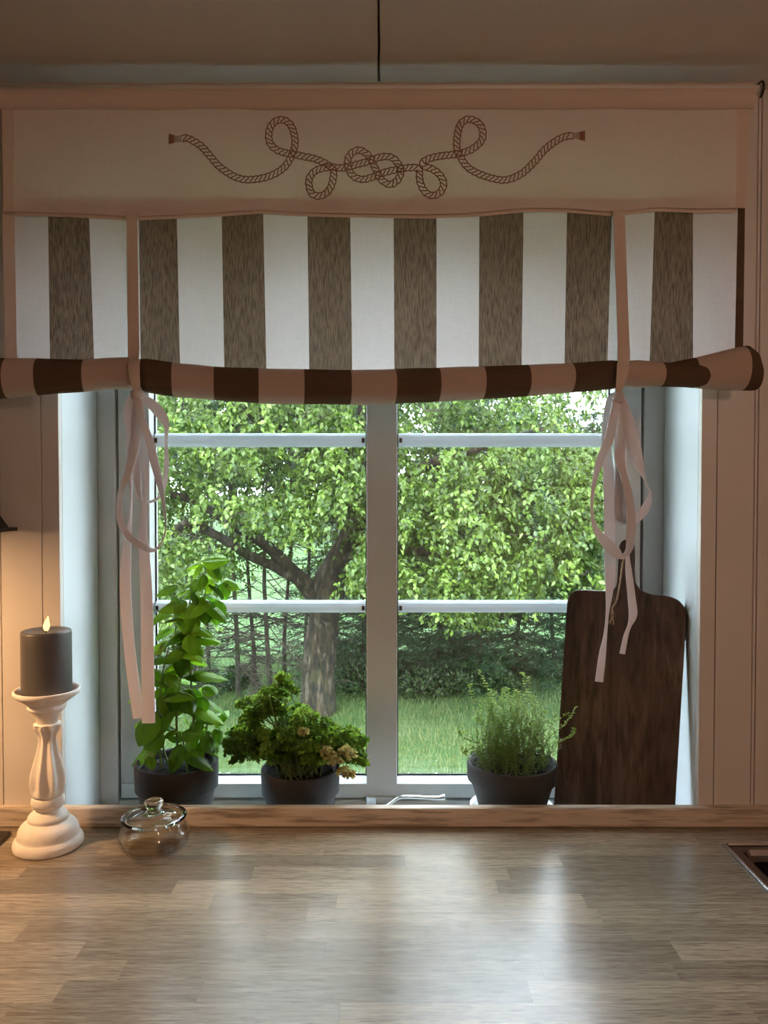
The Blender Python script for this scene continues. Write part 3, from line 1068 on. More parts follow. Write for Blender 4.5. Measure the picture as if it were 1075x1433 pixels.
fr = 1.033
tie([(184, 296, 1.064, 15, 0), (185, 340, 1.063, 15, 0), (186, 430, 1.063, 15.5, 0), (187, 492, 1.060, 16, 0), (187, 508, 1.040, 16, 0), (188, 525, 1.0345, 15, 0), (190, 540, 1.038, 12, 0), (191, 550, 1.046, 9, 0)],
    (192, 551, 1.047),
    [('bow_loop', [(190, 550, 1.044, 9, 0), (194, 572, 1.040, 10, 10), (198, 587, 1.038, 10, 0), (208.5, 615, 1.036, 11, 20), (215, 642, 1.036, 12, 0), (223, 674, 1.038, 11, -20), (229, 704, 1.038, 8, -40), (232, 734, 1.038, 7, -60), (228, 756, 1.038, 7, -65),
                   (216, 770, 1.038, 8, -60), (200, 765, 1.040, 9, -35), (181, 752, 1.042, 9, -30), (170, 734, 1.044, 9, -20), (166.5, 713, 1.045, 8, 0), (170, 686, 1.046, 9, 10), (180, 659, 1.048, 10, 0), (189, 624, 1.048, 12, 0), (193, 595, 1.048, 11, 0), (192, 556, 1.048, 7, 0)]),
     ('bow_loop', [(196, 553, 1.052, 8, 0), (207, 562, 1.054, 13, 0), (217, 570, 1.056, 15, 0), (227, 583, 1.058, 14, 0), (233, 597, 1.06, 8, 45), (232.5, 618, 1.062, 5, 60), (233, 645, 1.062, 7, 40), (231, 674, 1.062, 7, 45), (225, 693, 1.062, 5, 60), (212, 702, 1.060, 5, 60),
                   (199, 699, 1.058, 6, 45), (193.5, 683, 1.056, 9, 15), (192.5, 660, 1.056, 9, 0), (194, 620, 1.056, 10, 0), (194, 575, 1.054, 9, 0), (193, 556, 1.052, 7, 0)]),
     ('ribbon_tail', [(188, 550, 1.047, 9, 0), (181, 566, 1.050, 12, 0), (179, 582, 1.052, 12, 0), (183, 606, 1.054, 10, 10), (180.5, 632, 1.054, 6, 40), (183, 668, 1.056, 5, 55), (183.5, 700, 1.056, 4, 70), (182, 731, 1.056, 6, 50), (178, 760, 1.056, 11, 10), (175.5, 800, 1.056, 15, 0), (176, 840, 1.056, 16, 0), (181, 906, 1.056, 15.5, 0), (187, 955, 1.056, 16, 0), (194, 1005, 1.056, 15.5, 0)]),
     ('ribbon_tail', [(195, 550, 1.047, 8, 0), (199, 585, 1.050, 8, 20), (201, 615, 1.050, 7, 40), (203.5, 645, 1.050, 8, 20), (205, 674, 1.050, 8, 30), (202.5, 699, 1.050, 6, 50), (201, 722, 1.050, 9, 10), (199.5, 750, 1.050, 12, 0), (202, 776, 1.049, 15, 0), (205, 836, 1.048, 17, 0), (206.5, 924, 1.048, 18, 0), (208, 1012, 1.048, 18.5, 0)]),
     ('bow_loop', [(193, 553, 1.046, 8, 0), (189, 590, 1.052, 12, 0), (190, 640, 1.056, 11, 0), (193, 690, 1.058, 8, 20), (196, 696, 1.060, 6, 60), (199, 670, 1.060, 5, 70), (198, 600, 1.056, 5, 50), (195, 556, 1.05, 6, 0)])])

tie([(866, 294, 1.064, 16, 0), (868, 340, 1.063, 16, 0), (871, 430, 1.063, 16, 0), (873, 495, 1.060, 17, 0), (872, 512, 1.040, 17, 0), (870, 527, 1.0345, 14, 0), (867, 542, 1.038, 10, 0), (866, 550, 1.044, 9, 0)],
    (865.5, 556, 1.046),
    [('bow_loop', [(864, 556, 1.044, 9, 0), (860, 578, 1.040, 11, 0), (852.5, 615, 1.038, 13, 0), (839, 646, 1.036, 11, 15), (830.5, 683, 1.036, 7, 30), (828.5, 718, 1.036, 6, 40), (834, 740, 1.036, 9, 20), (847, 758, 1.036, 14, 0), (861, 772, 1.036, 15, 0), (872, 778.5, 1.036, 9, 40), (880, 770, 1.038, 9, 40),
                   (882.5, 755, 1.038, 12, 10), (883.5, 729, 1.040, 12, 0), (881.5, 700, 1.042, 11, 10), (874, 668, 1.044, 10, -10), (866, 640, 1.046, 12, 0), (866.5, 610, 1.046, 9, 25), (866, 560, 1.046, 8, 0)]),
     ('bow_loop', [(868, 556, 1.047, 10, 0), (876, 578, 1.050, 16, 0), (886, 618, 1.054, 19, 0), (895, 650, 1.058, 15, 20), (904, 675, 1.060, 7, 55), (910, 690, 1.060, 7, 40), (905, 708, 1.060, 12, 0), (894, 723, 1.060, 12, 0), (880, 731, 1.060, 10, 20), (869, 722, 1.058, 10, 0), (866, 695, 1.058, 11, 0), (868, 650, 1.056, 10, 0), (869, 600, 1.052, 9, 0), (867, 558, 1.048, 7, 0)]),
     ('ribbon_tail', [(861, 552, 1.052, 8, 0), (853.5, 560, 1.060, 10, 10), (848, 585, 1.062, 9, 20), (846.5, 604, 1.062, 9, 20), (850, 638, 1.062, 14, 0), (852.5, 683, 1.062, 15.5, 0), (853.5, 757, 1.062, 15.5, 0), (854, 800, 1.060, 15, 0), (852.5, 833, 1.060, 11, 20), (850, 860, 1.060, 7, 40), (847, 890, 1.060, 7, 30), (843, 917, 1.060, 10, 0), (838.5, 954, 1.060, 11.5, 0)]),
     ('ribbon_tail', [(869, 560, 1.054, 8, 0), (872, 610, 1.058, 9, 30), (876, 660, 1.060, 6, 40), (879, 720, 1.060, 6, 40), (878.5, 775, 1.056, 7, 30), (880, 800, 1.056, 9, 0), (884, 835, 1.056, 11, 0), (886, 860, 1.056, 12, 0), (881, 876, 1.056, 8, 30), (876, 890, 1.056, 8, 20), (871, 915, 1.056, 8, 0)]),
     ('bow_loop', [(866, 558, 1.050, 8, 0), (870, 600, 1.054, 11, 0), (872, 640, 1.056, 8, 20), (868, 700, 1.058, 14, 0), (870, 728, 1.060, 16, 0), (862, 720, 1.062, 8, 50), (862, 660, 1.062, 6, 60), (865, 600, 1.058, 6, 40), (865, 558, 1.052, 6, 0)])])

# rod with end hooks
rz = W(537, 126, HD).z
rod = empty('curtain_rod', (0, CAM.y + HD, rz), 'thin white curtain rod with black end hooks threaded through the blind', 'curtain rod')
xr0, xr1 = W(-8, 126, HD).x, W(1066, 126, HD).x
V, Fc = tube_data([(xr0, CAM.y + HD, rz), (xr1, CAM.y + HD, rz)], 0.0065, 14)
mobj('pole', V, Fc, M['rod'], rod, True)
for xx in (xr0 + 0.004, xr1 - 0.002):
    P = [Vector((xx, -0.0003, rz + 0.012)), Vector((xx, CAM.y + HD + 0.02, rz + 0.012))]
    for k in range(8):
        a = R(120 - 30 * k)
        P.append(Vector((xx, CAM.y + HD - 0.0105 * math.sin(R(25 * k)) + 0.0, rz + 0.0105 * math.cos(R(25 * k)))))
    V, Fc = tube_data(P, 0.0016, 8)
    mobj('hook', V, Fc, M['black'], rod, True)
    box('wall_plate', (xx - 0.006, -0.003, rz - 0.006), (xx + 0.006, -0.0002, rz + 0.024), M['black'], rod)

# ------------------------------------------------------------------ candlestick and candle
CS = Vector((W(68, 1188, 1.059).x, CAM.y + 1.059, CT))
cs = empty('candlestick', CS, 'chalky white turned wooden candlestick with a fluted shaft', 'candlestick')
lathe('base', dense([(0.0445, 0.0), (0.0462, 0.002), (0.0458, 0.009), (0.0425, 0.014), (0.0408, 0.016), (0.0395, 0.024), (0.0355, 0.031), (0.0285, 0.036), (0.0265, 0.0375), (0.0268, 0.042), (0.0215, 0.048), (0.0165, 0.0515), (0.0155, 0.053)], 3), CS, M['candlestick'], cs, 56)
lathe('neck_ring', dense([(0.0150, 0.051), (0.0155, 0.0525), (0.0200, 0.056), (0.0222, 0.0615), (0.0215, 0.067), (0.0195, 0.0705), (0.0170, 0.0715)], 3), CS, M['candlestick'], cs, 48)


def flute(r, z, a):
    k = min(1.0, max(0.0, (z - 0.072) / 0.012)) * min(1.0, max(0.0, (0.1715 - z) / 0.003))
    c = math.cos(8 * a + 0.5)
    return r * (1 - 0.22 * k * (0.5 - 0.5 * c) ** 0.7) if k > 0 else r


lathe('fluted_shaft', dense([(0.0175, 0.070), (0.0215, 0.0735), (0.0240, 0.083), (0.0248, 0.092), (0.0238, 0.103), (0.0205, 0.115), (0.0165, 0.128), (0.0132, 0.142), (0.0126, 0.150), (0.0140, 0.157), (0.0175, 0.163), (0.0190, 0.168), (0.0175, 0.1715), (0.012, 0.1725)], 5), CS, M['candlestick'], cs, 108, flute)
lathe('dish', dense([(0.0118, 0.1705), (0.0135, 0.172), (0.0165, 0.181), (0.0215, 0.1895), (0.0240, 0.1915), (0.0258, 0.194), (0.0250, 0.1975), (0.0248, 0.1990), (0.0320, 0.2045), (0.0405, 0.2105)], 3)
      + [(0.0425, 0.2120), (0.0438, 0.2150), (0.0438, 0.2182), (0.0428, 0.2192), (0.0405, 0.2188), (0.0385, 0.2150), (0.0370, 0.2118), (0.0, 0.2112)], CS, M['candlestick'], cs, 56)

CN = CS + Vector((0.0, 0, 0.2120))
cn = empty('pillar_candle', CN, 'dark grey pillar candle with a small glowing flame on the candlestick', 'candle')
lathe('wax', [(0.0, 0.0), (0.0325, 0.0), (0.0330, 0.002)] + [(0.0330, 0.01 * k) for k in range(1, 8)] + [(0.0330, 0.0855), (0.0322, 0.0880), (0.0300, 0.0888), (0.0260, 0.0872), (0.012, 0.0855), (0.0, 0.0850)], CN, M['wax'], cn, 56)
V, Fc = tube_data([CN + Vector((0.0, 0, 0.084)), CN + Vector((0.0, 0, 0.091))], 0.0012, 8)
mobj('wick', V, Fc, M['black'], cn)
V, Fc = lathe_data(dense([(0.0, 0.0), (0.0028, 0.002), (0.0045, 0.0065), (0.0042, 0.010), (0.0026, 0.0155), (0.0009, 0.0200), (0.0, 0.0215)], 4), CN + Vector((0, 0, 0.0865)), 16)
V = [v + Vector((0.0025 * ((v.z - CN.z - 0.0865) / 0.02) ** 2, 0, 0)) for v in V]
V = [Vector((v.x, CN.y + (v.y - CN.y) * 0.45, v.z)) for v in V]
mobj('flame', V, Fc, M['flame'], cn, True)

# ------------------------------------------------------------------ glass jar
JC = Vector((W(216, 1194, 1.045).x, CAM.y + 1.045, CT + 0.0002))
JZ = 1.30
jr = empty('glass_jar', JC, 'squat clear glass jar with a knobbed glass lid', 'jar')
outer = dense([(0.0, 0.0), (0.020, 0.0), (0.034, 0.0012), (0.0435, 0.006), (0.0480, 0.0135), (0.0472, 0.021), (0.0425, 0.028), (0.0405, 0.0315), (0.0412, 0.0340)], 4)
inner = dense([(0.0392, 0.0340), (0.0388, 0.0315), (0.0408, 0.0275), (0.0452, 0.0205), (0.0460, 0.0140), (0.0418, 0.0078), (0.033, 0.0036), (0.020, 0.0026), (0.0, 0.0026)], 4)
outer = [(a * 0.985, b * JZ) for a, b in outer]; inner = [(a * 0.985, b * JZ) for a, b in inner]
lathe('body', outer + inner, JC, M['jarthin'], jr, 64)
LZ = 0.0344 * JZ
ld_ = [(0.0, LZ + 0.0005), (0.034, LZ + 0.0005), (0.0365, LZ - 0.003), (0.0380, LZ - 0.003), (0.0384, LZ + 0.0002), (0.0430, LZ + 0.0002), (0.0440, LZ + 0.0014), (0.0434, LZ + 0.0028), (0.038, LZ + 0.0040),
       (0.026, LZ + 0.0062), (0.013, LZ + 0.0075), (0.0098, LZ + 0.0090), (0.0090, LZ + 0.0120), (0.0105, LZ + 0.0150), (0.0128, LZ + 0.0180), (0.0132, LZ + 0.0210), (0.0118, LZ + 0.0240), (0.007, LZ + 0.0252), (0.0, LZ + 0.0246)]
lathe('lid', ld_, JC, M['jar'], jr, 64)
# moulded oval mark with a small crown on the belly of the jar
PVj = []; PFj = []
ang0 = math.atan2(CAM.y - JC.y, CAM.x - JC.x) + 0.42
zc = 0.0165


def jarpt(u, v, off=0.0):
    a = ang0 + u / 0.048
    z = zc + v
    r_ = interp(z, [p[1] for p in outer], [p[0] for p in outer]) + off
    return JC + Vector((r_ * math.cos(a), r_ * math.sin(a), z))


def jring(pts, w):
    b0 = len(PVj)
    V, Fc = tube_data([jarpt(u, v, 0.0002) for u, v in pts], w, 6)
    for q in V: PVj.append(q)
    for f in Fc: PFj.append(tuple(b0 + k for k in f))


jring([(0.0085 * math.cos(R(t)), 0.0062 * math.sin(R(t))) for t in range(0, 361, 15)], 0.0005)
jring([(-0.0045, -0.002), (-0.005, 0.0022), (-0.0025, 0.0002), (0.0, 0.003), (0.0025, 0.0002), (0.005, 0.0022), (0.0045, -0.002), (-0.0045, -0.002)], 0.0006)
mobj('moulded_mark', PVj, PFj, M['jar'], jr, True)

# ------------------------------------------------------------------ cutting board
TL, TR, BL = W(792, 823, 1.262), W(956, 838, 1.190), W(777, 1134, 1.236)
BL.z = SILL + 0.002
U = (TR - TL); wb_ = U.length; U = U.normalized()
Vv = (TL - BL); hb_ = Vv.length; Vv = Vv.normalized()
Nn = U.cross(Vv).normalized()
if Nn.y > 0: Nn = -Nn
Vv = Nn.cross(U).normalized()
if Vv.z < 0: Vv = -Vv
sc = wb_ / 167.0
cb = empty('cutting_board', BL, 'dark brown wooden cutting board with handle leaning on window frame', 'cutting board')
# outline in photo-pixel units along the board's own axes; origin bottom left
H = hb_ / sc
half = [(1, 0), (0, 2), (0, 20), (0, H - 40), (0, H - 22), (3, H - 10), (10, H - 3), (20, H), (46, H + 1), (62, H + 3), (68, H + 8), (70, H + 18), (70, H + 50), (70, H + 68), (73, H + 76), (79, H + 79.5), (85, H + 79),
        (90, H + 73), (92, H + 55), (93, H + 30), (96, H + 16), (104, H + 7), (118, H + 2.5), (140, H + 2), (154, H - 2), (163, H - 11), (167, H - 24), (167, H - 40), (167, 20), (167, 2), (166, 0)]
sp = []
for i in range(len(half) - 1):
    if i < 4 or i >= len(half) - 5: sp.append(half[i])
    else:
        for q in smooth_path([half[max(i - 1, 0)], half[i], half[i + 1], half[min(i + 2, len(half) - 1)]], 4)[4:8]:
            sp.append((float(q[0]), float(q[1])))
sp.append(half[-1])
hole = [(81 + 3.4 * math.cos(R(a)), H + 62 + 4.2 * math.sin(R(a))) for a in range(0, 360, 30)]
bm = bmesh.new()


def b2w(p, n):
    return BL + U * (p[0] * sc) + Vv * (p[1] * sc) + Nn * n


TH = 0.017
vo = [bm.verts.new(b2w(p, 0)) for p in sp]
vh = [bm.verts.new(b2w(p, 0)) for p in hole]
eo = [bm.edges.new((vo[i], vo[(i + 1) % len(vo)])) for i in range(len(vo))]
eh = [bm.edges.new((vh[i], vh[(i + 1) % len(vh)])) for i in range(len(vh))]
bmesh.ops.triangle_fill(bm, edges=eo + eh, use_beauty=True)
bmesh.ops.recalc_face_normals(bm, faces=bm.faces)
ext = bmesh.ops.extrude_face_region(bm, geom=list(bm.faces))
for v in ext['geom']:
    if isinstance(v, bmesh.types.BMVert): v.co += Nn * TH
bmesh.ops.recalc_face_normals(bm, faces=bm.faces)
for v in bm.verts: v.co -= BL
slab = bmobj('board', bm, M['board'], cb, BL)
bv = slab.modifiers.new('bevel', 'BEVEL'); bv.width = 0.0022; bv.segments = 2; bv.limit_method = 'ANGLE'; bv.angle_limit = R(50)
# twine loop through the hole, hanging down
hc_ = (81, H + 62)
tw = [b2w((81, H + 62), -0.004), b2w((81, H + 62), 0.010), b2w((80, H + 60), TH + 0.002), b2w((77, H + 45), TH + 0.003), b2w((75, H + 20), TH + 0.003), b2w((73, H), TH + 0.003), b2w((71, H - 12), TH + 0.003), b2w((66, H - 22), TH + 0.003), b2w((67, H - 34), TH + 0.003), b2w((65, H - 46), TH + 0.003)]
tw = [Vector(p) for p in smooth_path([tuple(p) for p in tw], 6)]
tv = []; tf = []
for s in (0, 1, 2):
    pts = []
    for i, p in enumerate(tw):
        a = i * 0.75 + s * 2.094
        off = 0.0009 + (0.0018 if i > len(tw) - 14 else 0) * (s - 1)
        pts.append(p + U * (0.0009 * math.cos(a) + (0.004 * (s - 1) * max(0, i - len(tw) + 12) / 12)) + Nn * (0.0009 * math.sin(a)))
    V, Fc = tube_data(pts, 0.0008, 5)
    b0 = len(tv); tv += V; tf += [tuple(b0 + k for k in f) for f in Fc]
mobj('twine', tv, tf, M['twine'], cb, True)


# ------------------------------------------------------------------ plant pots
def pot(parent, c, rt, h, band, taper, mat):
    """rt rim radius, h height, band rim-band height"""
    prof = [(0.0, 0.0), (rt * taper - 0.002, 0.0), (rt * taper, 0.002), (rt * 0.90, h - band - 0.003), (rt * 0.935, h - band), (rt * 0.985, h - band + 0.002), (rt, h - 0.003), (rt - 0.0012, h - 0.0005), (rt - 0.003, h), (rt - 0.0052, h - 0.001),
            (rt - 0.0065, h - 0.006), (rt * 0.90 - 0.006, h - band - 0.006), (rt * 0.86 - 0.006, h - 0.06), (0.0, h - 0.06)]
    lathe('pot', prof, c, mat, parent, 56)
    sr = rt - 0.0072
    V = []; Fc = []
    nr, na = 10, 36
    for i in range(nr + 1):
        for k in range(na):
            a = 2 * math.pi * k / na; r_ = sr * i / nr * 0.985
            p = Vector((c[0] + r_ * math.cos(a), c[1] + r_ * math.sin(a), 0))
            V.append(Vector((p.x, p.y, c[2] + h - 0.012 + 0.004 * mnoise.noise(Vector((p.x * 90, p.y * 90, 0))))))
    for i in range(nr):
        for k in range(na):
            k2 = (k + 1) % na
            Fc.append((i * na + k, i * na + k2, (i + 1) * na + k2, (i + 1) * na + k))
    mobj('soil', V, Fc, M['soil'], parent)
    return c[2] + h - 0.012


# --- basil
BC = Vector((W(248, 1060, 1.2).x, CAM.y + 1.198, SILL + 0.0002))
bh = W(248, 1063, 1.2).z - SILL
bas = empty('potted_basil', BC, 'tall basil plant with broad glossy leaves in a dark clay pot', 'potted plant')
soilz = pot(bas, BC, 0.0645, bh, 0.043, 0.80, M['pot'])

rng = random.Random(3)


def leaf_mesh(name, ln, wd, bend, cup, nx_=8, ny_=4, serr=0.0, waves=0.0):
    """leaf along +X from the origin, upper side +Z"""
    nx, ny = 14, 5
    V = []; Fc = []
    for i in range(nx + 1):
        t = i / nx
        w = wd * (math.sin(math.pi * t ** 0.72) ** 0.8 if 0 < t < 1 else 0.02)
        ang = bend * t
        x = ln * (math.sin(ang) / bend if abs(bend) > 1e-4 else t)
        z = -ln * ((1 - math.cos(ang)) / bend if abs(bend) > 1e-4 else 0)
        for j in range(-ny, ny + 1):
            s = j / ny
            zz = z + cup * w * (1 - math.cos(s * 1.5)) + waves * math.sin(t * 14) * abs(s) ** 2 + 0.16 * w * min(abs(s) * 2.5, 1) + 0.10 * w * math.sin(t * 20 - abs(s) * 5) * abs(s) * (1.2 - abs(s))
            V.append((x, s * w, zz - 0.02 * wd * (1 if j == 0 else 0)))
    m = 2 * ny + 1
    for i in range(nx):
        for j in range(m - 1):
            Fc.append((i * m + j, (i + 1) * m + j, (i + 1) * m + j + 1, i * m + j + 1))
    me = bpy.data.meshes.new(name)
    me.from_pydata(V, [], Fc)
    me.polygons.foreach_set('use_smooth', [True] * len(me.polygons))
    me.materials.append(M['basil'])
    me.update()
    return me


LM = [leaf_mesh('basil_leaf', 1.0, 0.34, 0.7, -0.45, 8, 3), leaf_mesh('basil_leaf', 1.0, 0.38, 1.25, -0.6, 8, 3), leaf_mesh('basil_leaf', 1.0, 0.30, 1.7, -0.35, 8, 3),
      leaf_mesh('basil_leaf', 1.0, 0.40, 0.35, -0.55, 8, 3, 0, 0.012), leaf_mesh('basil_leaf', 1.0, 0.27, 1.0, -0.8, 8, 3)]


def put_leaf(p, direction, up, size, k):
    x = Vector(direction).normalized()
    z = Vector(up); z = (z - x * z.dot(x))
    if z.length < 1e-3: z = Vector((0, -1, 0.1)); z = z - x * z.dot(x)
    z.normalize(); y = z.cross(x)
    o = bpy.data.objects.new('leaf', LM[k % len(LM)])
    COL.objects.link(o)
    o.parent = bas
    mt = Matrix((x, y, z)).transposed().to_4x4()
    mt = Matrix.Translation(Vector(p) - BC) @ mt @ Matrix.Diagonal((size, size, size, 1))
    o.matrix_local = mt
    return o


def keep(p):
    """stay clear of the glass and of the cloth"""
    return Vector((p.x, min(max(p.y, 0.012), 0.143), p.z))


stems = [  # pixel paths with depth, from the soil up
    [(268, 1062, 1.205), (271, 1010, 1.203), (268, 960, 1.2), (264, 905, 1.2), (270, 880, 1.195), (284, 850, 1.195), (288, 815, 1.195), (287, 790, 1.195)],
    [(250, 1066, 1.195), (247, 1010, 1.19), (251, 960, 1.188), (262, 900, 1.186), (264, 860, 1.186), (268, 825, 1.186)],
    [(226, 1066, 1.19), (222, 1020, 1.185), (224, 975, 1.18), (228, 940, 1.178), (236, 905, 1.175)],
    [(284, 1062, 1.21), (287, 1030, 1.215), (292, 1005, 1.22)],
    [(236, 1068, 1.215), (228, 1040, 1.22), (232, 990, 1.225), (240, 940, 1.226), (246, 880, 1.225), (255, 845, 1.225)],
    [(262, 1069, 1.18), (258, 1045, 1.176), (252, 1025, 1.17)],
    [(275, 1066, 1.225), (282, 1030, 1.225), (285, 990, 1.223), (283, 960, 1.22)]]
nleaf = 0
for si, stp_ in enumerate(stems):
    ctrl = [W(*q) for q in stp_]
    ctrl[0].z = soilz - 0.002
    pts = [Vector(q) for q in smooth_path([tuple(c) for c in ctrl], 6)]
    n = len(pts)
    V, Fc = tube_data(pts, [lerp(0.0021, 0.0011, i / n) for i in range(n)], 6)
    mobj('stem', V, Fc, M['basilstem'], bas, True)
    # opposite leaf pairs, turned by a right angle from node to node
    L = sum((pts[i + 1] - pts[i]).length for i in range(n - 1))
    nodes_ = max(3, int(L / 0.025))
    az = rng.uniform(0, 6)
    for q in range(1, nodes_ + 1):
        t = 0.16 + 0.84 * q / nodes_
        p = pts[min(n - 1, int(t * (n - 1)))]
        az += math.pi / 2 + rng.uniform(-0.3, 0.3)
        for s in (0, math.pi):
            if t < 0.9 and rng.random() < 0.2: continue
            dr = Vector((math.cos(az + s), 0.8 * math.sin(az + s), rng.uniform(-0.7, 0.4)))
            size = rng.uniform(0.036, 0.058) * (0.8 if t > 0.93 else 1.0)
            tip = p + dr.normalized() * size
            if tip.y > 0.143 or tip.y < -0.002: dr.y *= -0.4
            # short stalk
            b0 = p + dr.normalized() * 0.009
            V, Fc = tube_data([p, b0], 0.0008, 4)
            put_leaf(b0 - dr.normalized() * 0.004, dr, Vector((rng.uniform(-.2, .2), rng.uniform(-.5, .2), 1)), size, rng.randrange(5))
            nleaf += 1
# large leaves that stand out in the photograph: tip-hanging and spreading ones
for (x0, y0, x1, y1, d, upx, upy, upz, k) in (
        (287, 840, 287, 876, 1.180, 0.1, -1, 0.1, 3), (303, 840, 305, 880, 1.200, 0.3, -1, 0.1, 0), (257, 850, 256, 890, 1.172, -0.1, -1, 0.1, 3), (246, 835, 238, 868, 1.176, -0.6, -1, 0, 0),
        (250, 820, 213, 824, 1.19, 0, -0.5, 1, 0), (283, 786, 320, 778, 1.195, 0, -0.6, 1, 3), (284, 790, 262, 806, 1.19, 0, -0.5, 1, 0), (312, 815, 317, 843, 1.19, 0.2, -1, 0.2, 0),
        (312, 814, 338, 820, 1.195, 0, -0.8, 0.8, 0), (300, 795, 312, 812, 1.188, 0.3, -1, 0.4, 0), (280, 812, 254, 818, 1.188, 0, -0.7, 0.7, 1), (298, 812, 283, 832, 1.186, -0.2, -1, 0.2, 0),
        (228, 1022, 196, 1048, 1.168, -0.3, -1, 0.5, 3), (195, 1012, 190, 1040, 1.178, -0.8, -0.7, 0, 0), (228, 975, 222, 1005, 1.170, -0.2, -1, 0, 0), (240, 970, 240, 1003, 1.168, 0.2, -1, 0, 0),
        (232, 900, 205, 915, 1.178, 0, -0.6, 1, 2), (205, 940, 240, 955, 1.176, 0, -0.7, 0.8, 0), (284, 1025, 312, 1050, 1.185, 0.3, -0.6, 0.9, 1), (262, 1050, 252, 1074, 1.160, -0.3, -1, 0.4, 4),
        (266, 1050, 280, 1070, 1.165, 0.3, -1, 0.4, 4), (208, 1058, 212, 1082, 1.135, 0, -1, 0.2, 0), (283, 975, 280, 1005, 1.19, 0, -1, 0.1, 0), (285, 972, 300, 968, 1.195, 0, -0.6, 1, 0),
        (300, 1020, 312, 1045, 1.2, 0.4, -0.8, 0.6, 0), (255, 920, 250, 950, 1.176, 0, -1, 0.2, 3), (268, 905, 288, 925, 1.18, 0.3, -1, 0.3, 1), (240, 1060, 236, 1078, 1.15, 0, -1, 0.2, 4)):
    a, b = W(x0, y0, d), W(x1, y1, d)
    a, b = keep(a) if d > 1.15 else a, keep(b) if d > 1.15 else b
    put_leaf(a, b - a, (upx, upy, upz), (b - a).length * 1.02, k)
    nleaf += 1


# --- leaf-cloud helper for numpy foliage
def leaf_quads(P, D, N, L, Wd, tint, fold=0.25):
    """pointed leaves of two folded quads: base P, direction D, normal N (n,3), length L, width Wd (n,)"""
    D = D / (np.linalg.norm(D, axis=1, keepdims=True) + 1e-9)
    Sd = np.cross(N, D); Sd /= (np.linalg.norm(Sd, axis=1, keepdims=True) + 1e-9)
    Nn_ = np.cross(D, Sd)
    L = L[:, None]; Wd = Wd[:, None]
    base = P
    tip = P + D * L - Nn_ * L * 0.12
    lm = P + D * L * 0.45 + Sd * Wd + Nn_ * Wd * fold
    rm = P + D * L * 0.45 - Sd * Wd + Nn_ * Wd * fold
    V = np.stack([base, lm, tip, rm], 1).reshape(-1, 3)
    n = len(P)
    idx = np.arange(n) * 4
    Fq = np.stack([idx, idx + 1, idx + 2], 1)
    F2 = np.stack([idx, idx + 2, idx + 3], 1)
    return V, np.concatenate([Fq, F2]), np.repeat(tint, 4)


# --- parsley
PC = Vector((W(420, 1070, 1.2).x, CAM.y + 1.205, SILL + 0.0002))
ph = W(420, 1074, 1.2).z - SILL
par = empty('potted_parsley', PC, 'bushy curly parsley with some yellowed leaves in a dark clay pot', 'potted plant')
psz = pot(par, PC, 0.0620, ph, 0.040, 0.80, M['pot'])
nr_ = np.random.default_rng(8)
# heads of curled leaves: photo pixel, depth, radius px
heads = []
PXS = [322, 335, 350, 365, 380, 395, 410, 430, 450, 470, 490, 505, 512]
PYT = [1040, 1000, 985, 965, 945, 940, 962, 990, 1000, 1005, 1010, 1025, 1045]
rng = random.Random(21)
for i in range(230):
    x = rng.uniform(326, 506)
    yt = interp(x, PXS, PYT) + 6
    yb = interp(x, [322, 360, 420, 475, 510], [1055, 1062, 1066, 1066, 1070])
    y = lerp(yt, yb, rng.random() ** 0.8)
    f = abs(x - 418) / 95
    d = 1.2 + rng.uniform(-0.055, 0.055) * max(0.25, (1 - f * f))
    heads.append((x, y, d, rng.uniform(8, 13)))
heads += [(395, 948, 1.2, 9), (399, 960, 1.19, 12), (386, 965, 1.2, 12), (410, 968, 1.2, 11), (348, 983, 1.2, 10), (338, 986, 1.2, 8), (332, 1063, 1.18, 9), (322, 1052, 1.18, 8), (505, 1058, 1.18, 8), (500, 1064, 1.17, 7), (509, 1068, 1.17, 5), (318, 1040, 1.19, 7)]


def curly(heads, per, rr):
    Ps = []; Ds = []; Ns = []; Ls = []; Ws = []; Ts = []
    for (x, y, d, r_) in heads:
        c = np.array(W(x, y, d)); rad = r_ * d / F
        tone = rr.uniform(0.0, 1.0)
        dirs = rr.normal(size=(per, 3)); dirs /= np.linalg.norm(dirs, axis=1, keepdims=True)
        dirs[:, 2] = np.abs(dirs[:, 2]) * 0.9 - 0.25
        p = c + dirs * (rad * rr.uniform(0.25, 0.9, per))[:, None]
        Ps.append(p); Ds.append(dirs + rr.normal(size=(per, 3)) * 0.7)
        Ns.append(dirs * 0.5 + rr.normal(size=(per, 3)) * 0.6 + np.array([0, 0, 0.5]))
        Ls.append(rr.uniform(0.0045, 0.0085, per)); Ws.append(rr.uniform(0.0022, 0.0042, per))
        Ts.append(np.clip(tone * 0.6 + rr.uniform(-0.1, 0.4, per), 0, 1))
    cat = np.concatenate
    P = cat(Ps); P[:, 1] = np.minimum(P[:, 1], 0.142)
    return cat(Ps), cat(Ds), cat(Ns), cat(Ls), cat(Ws), cat(Ts)


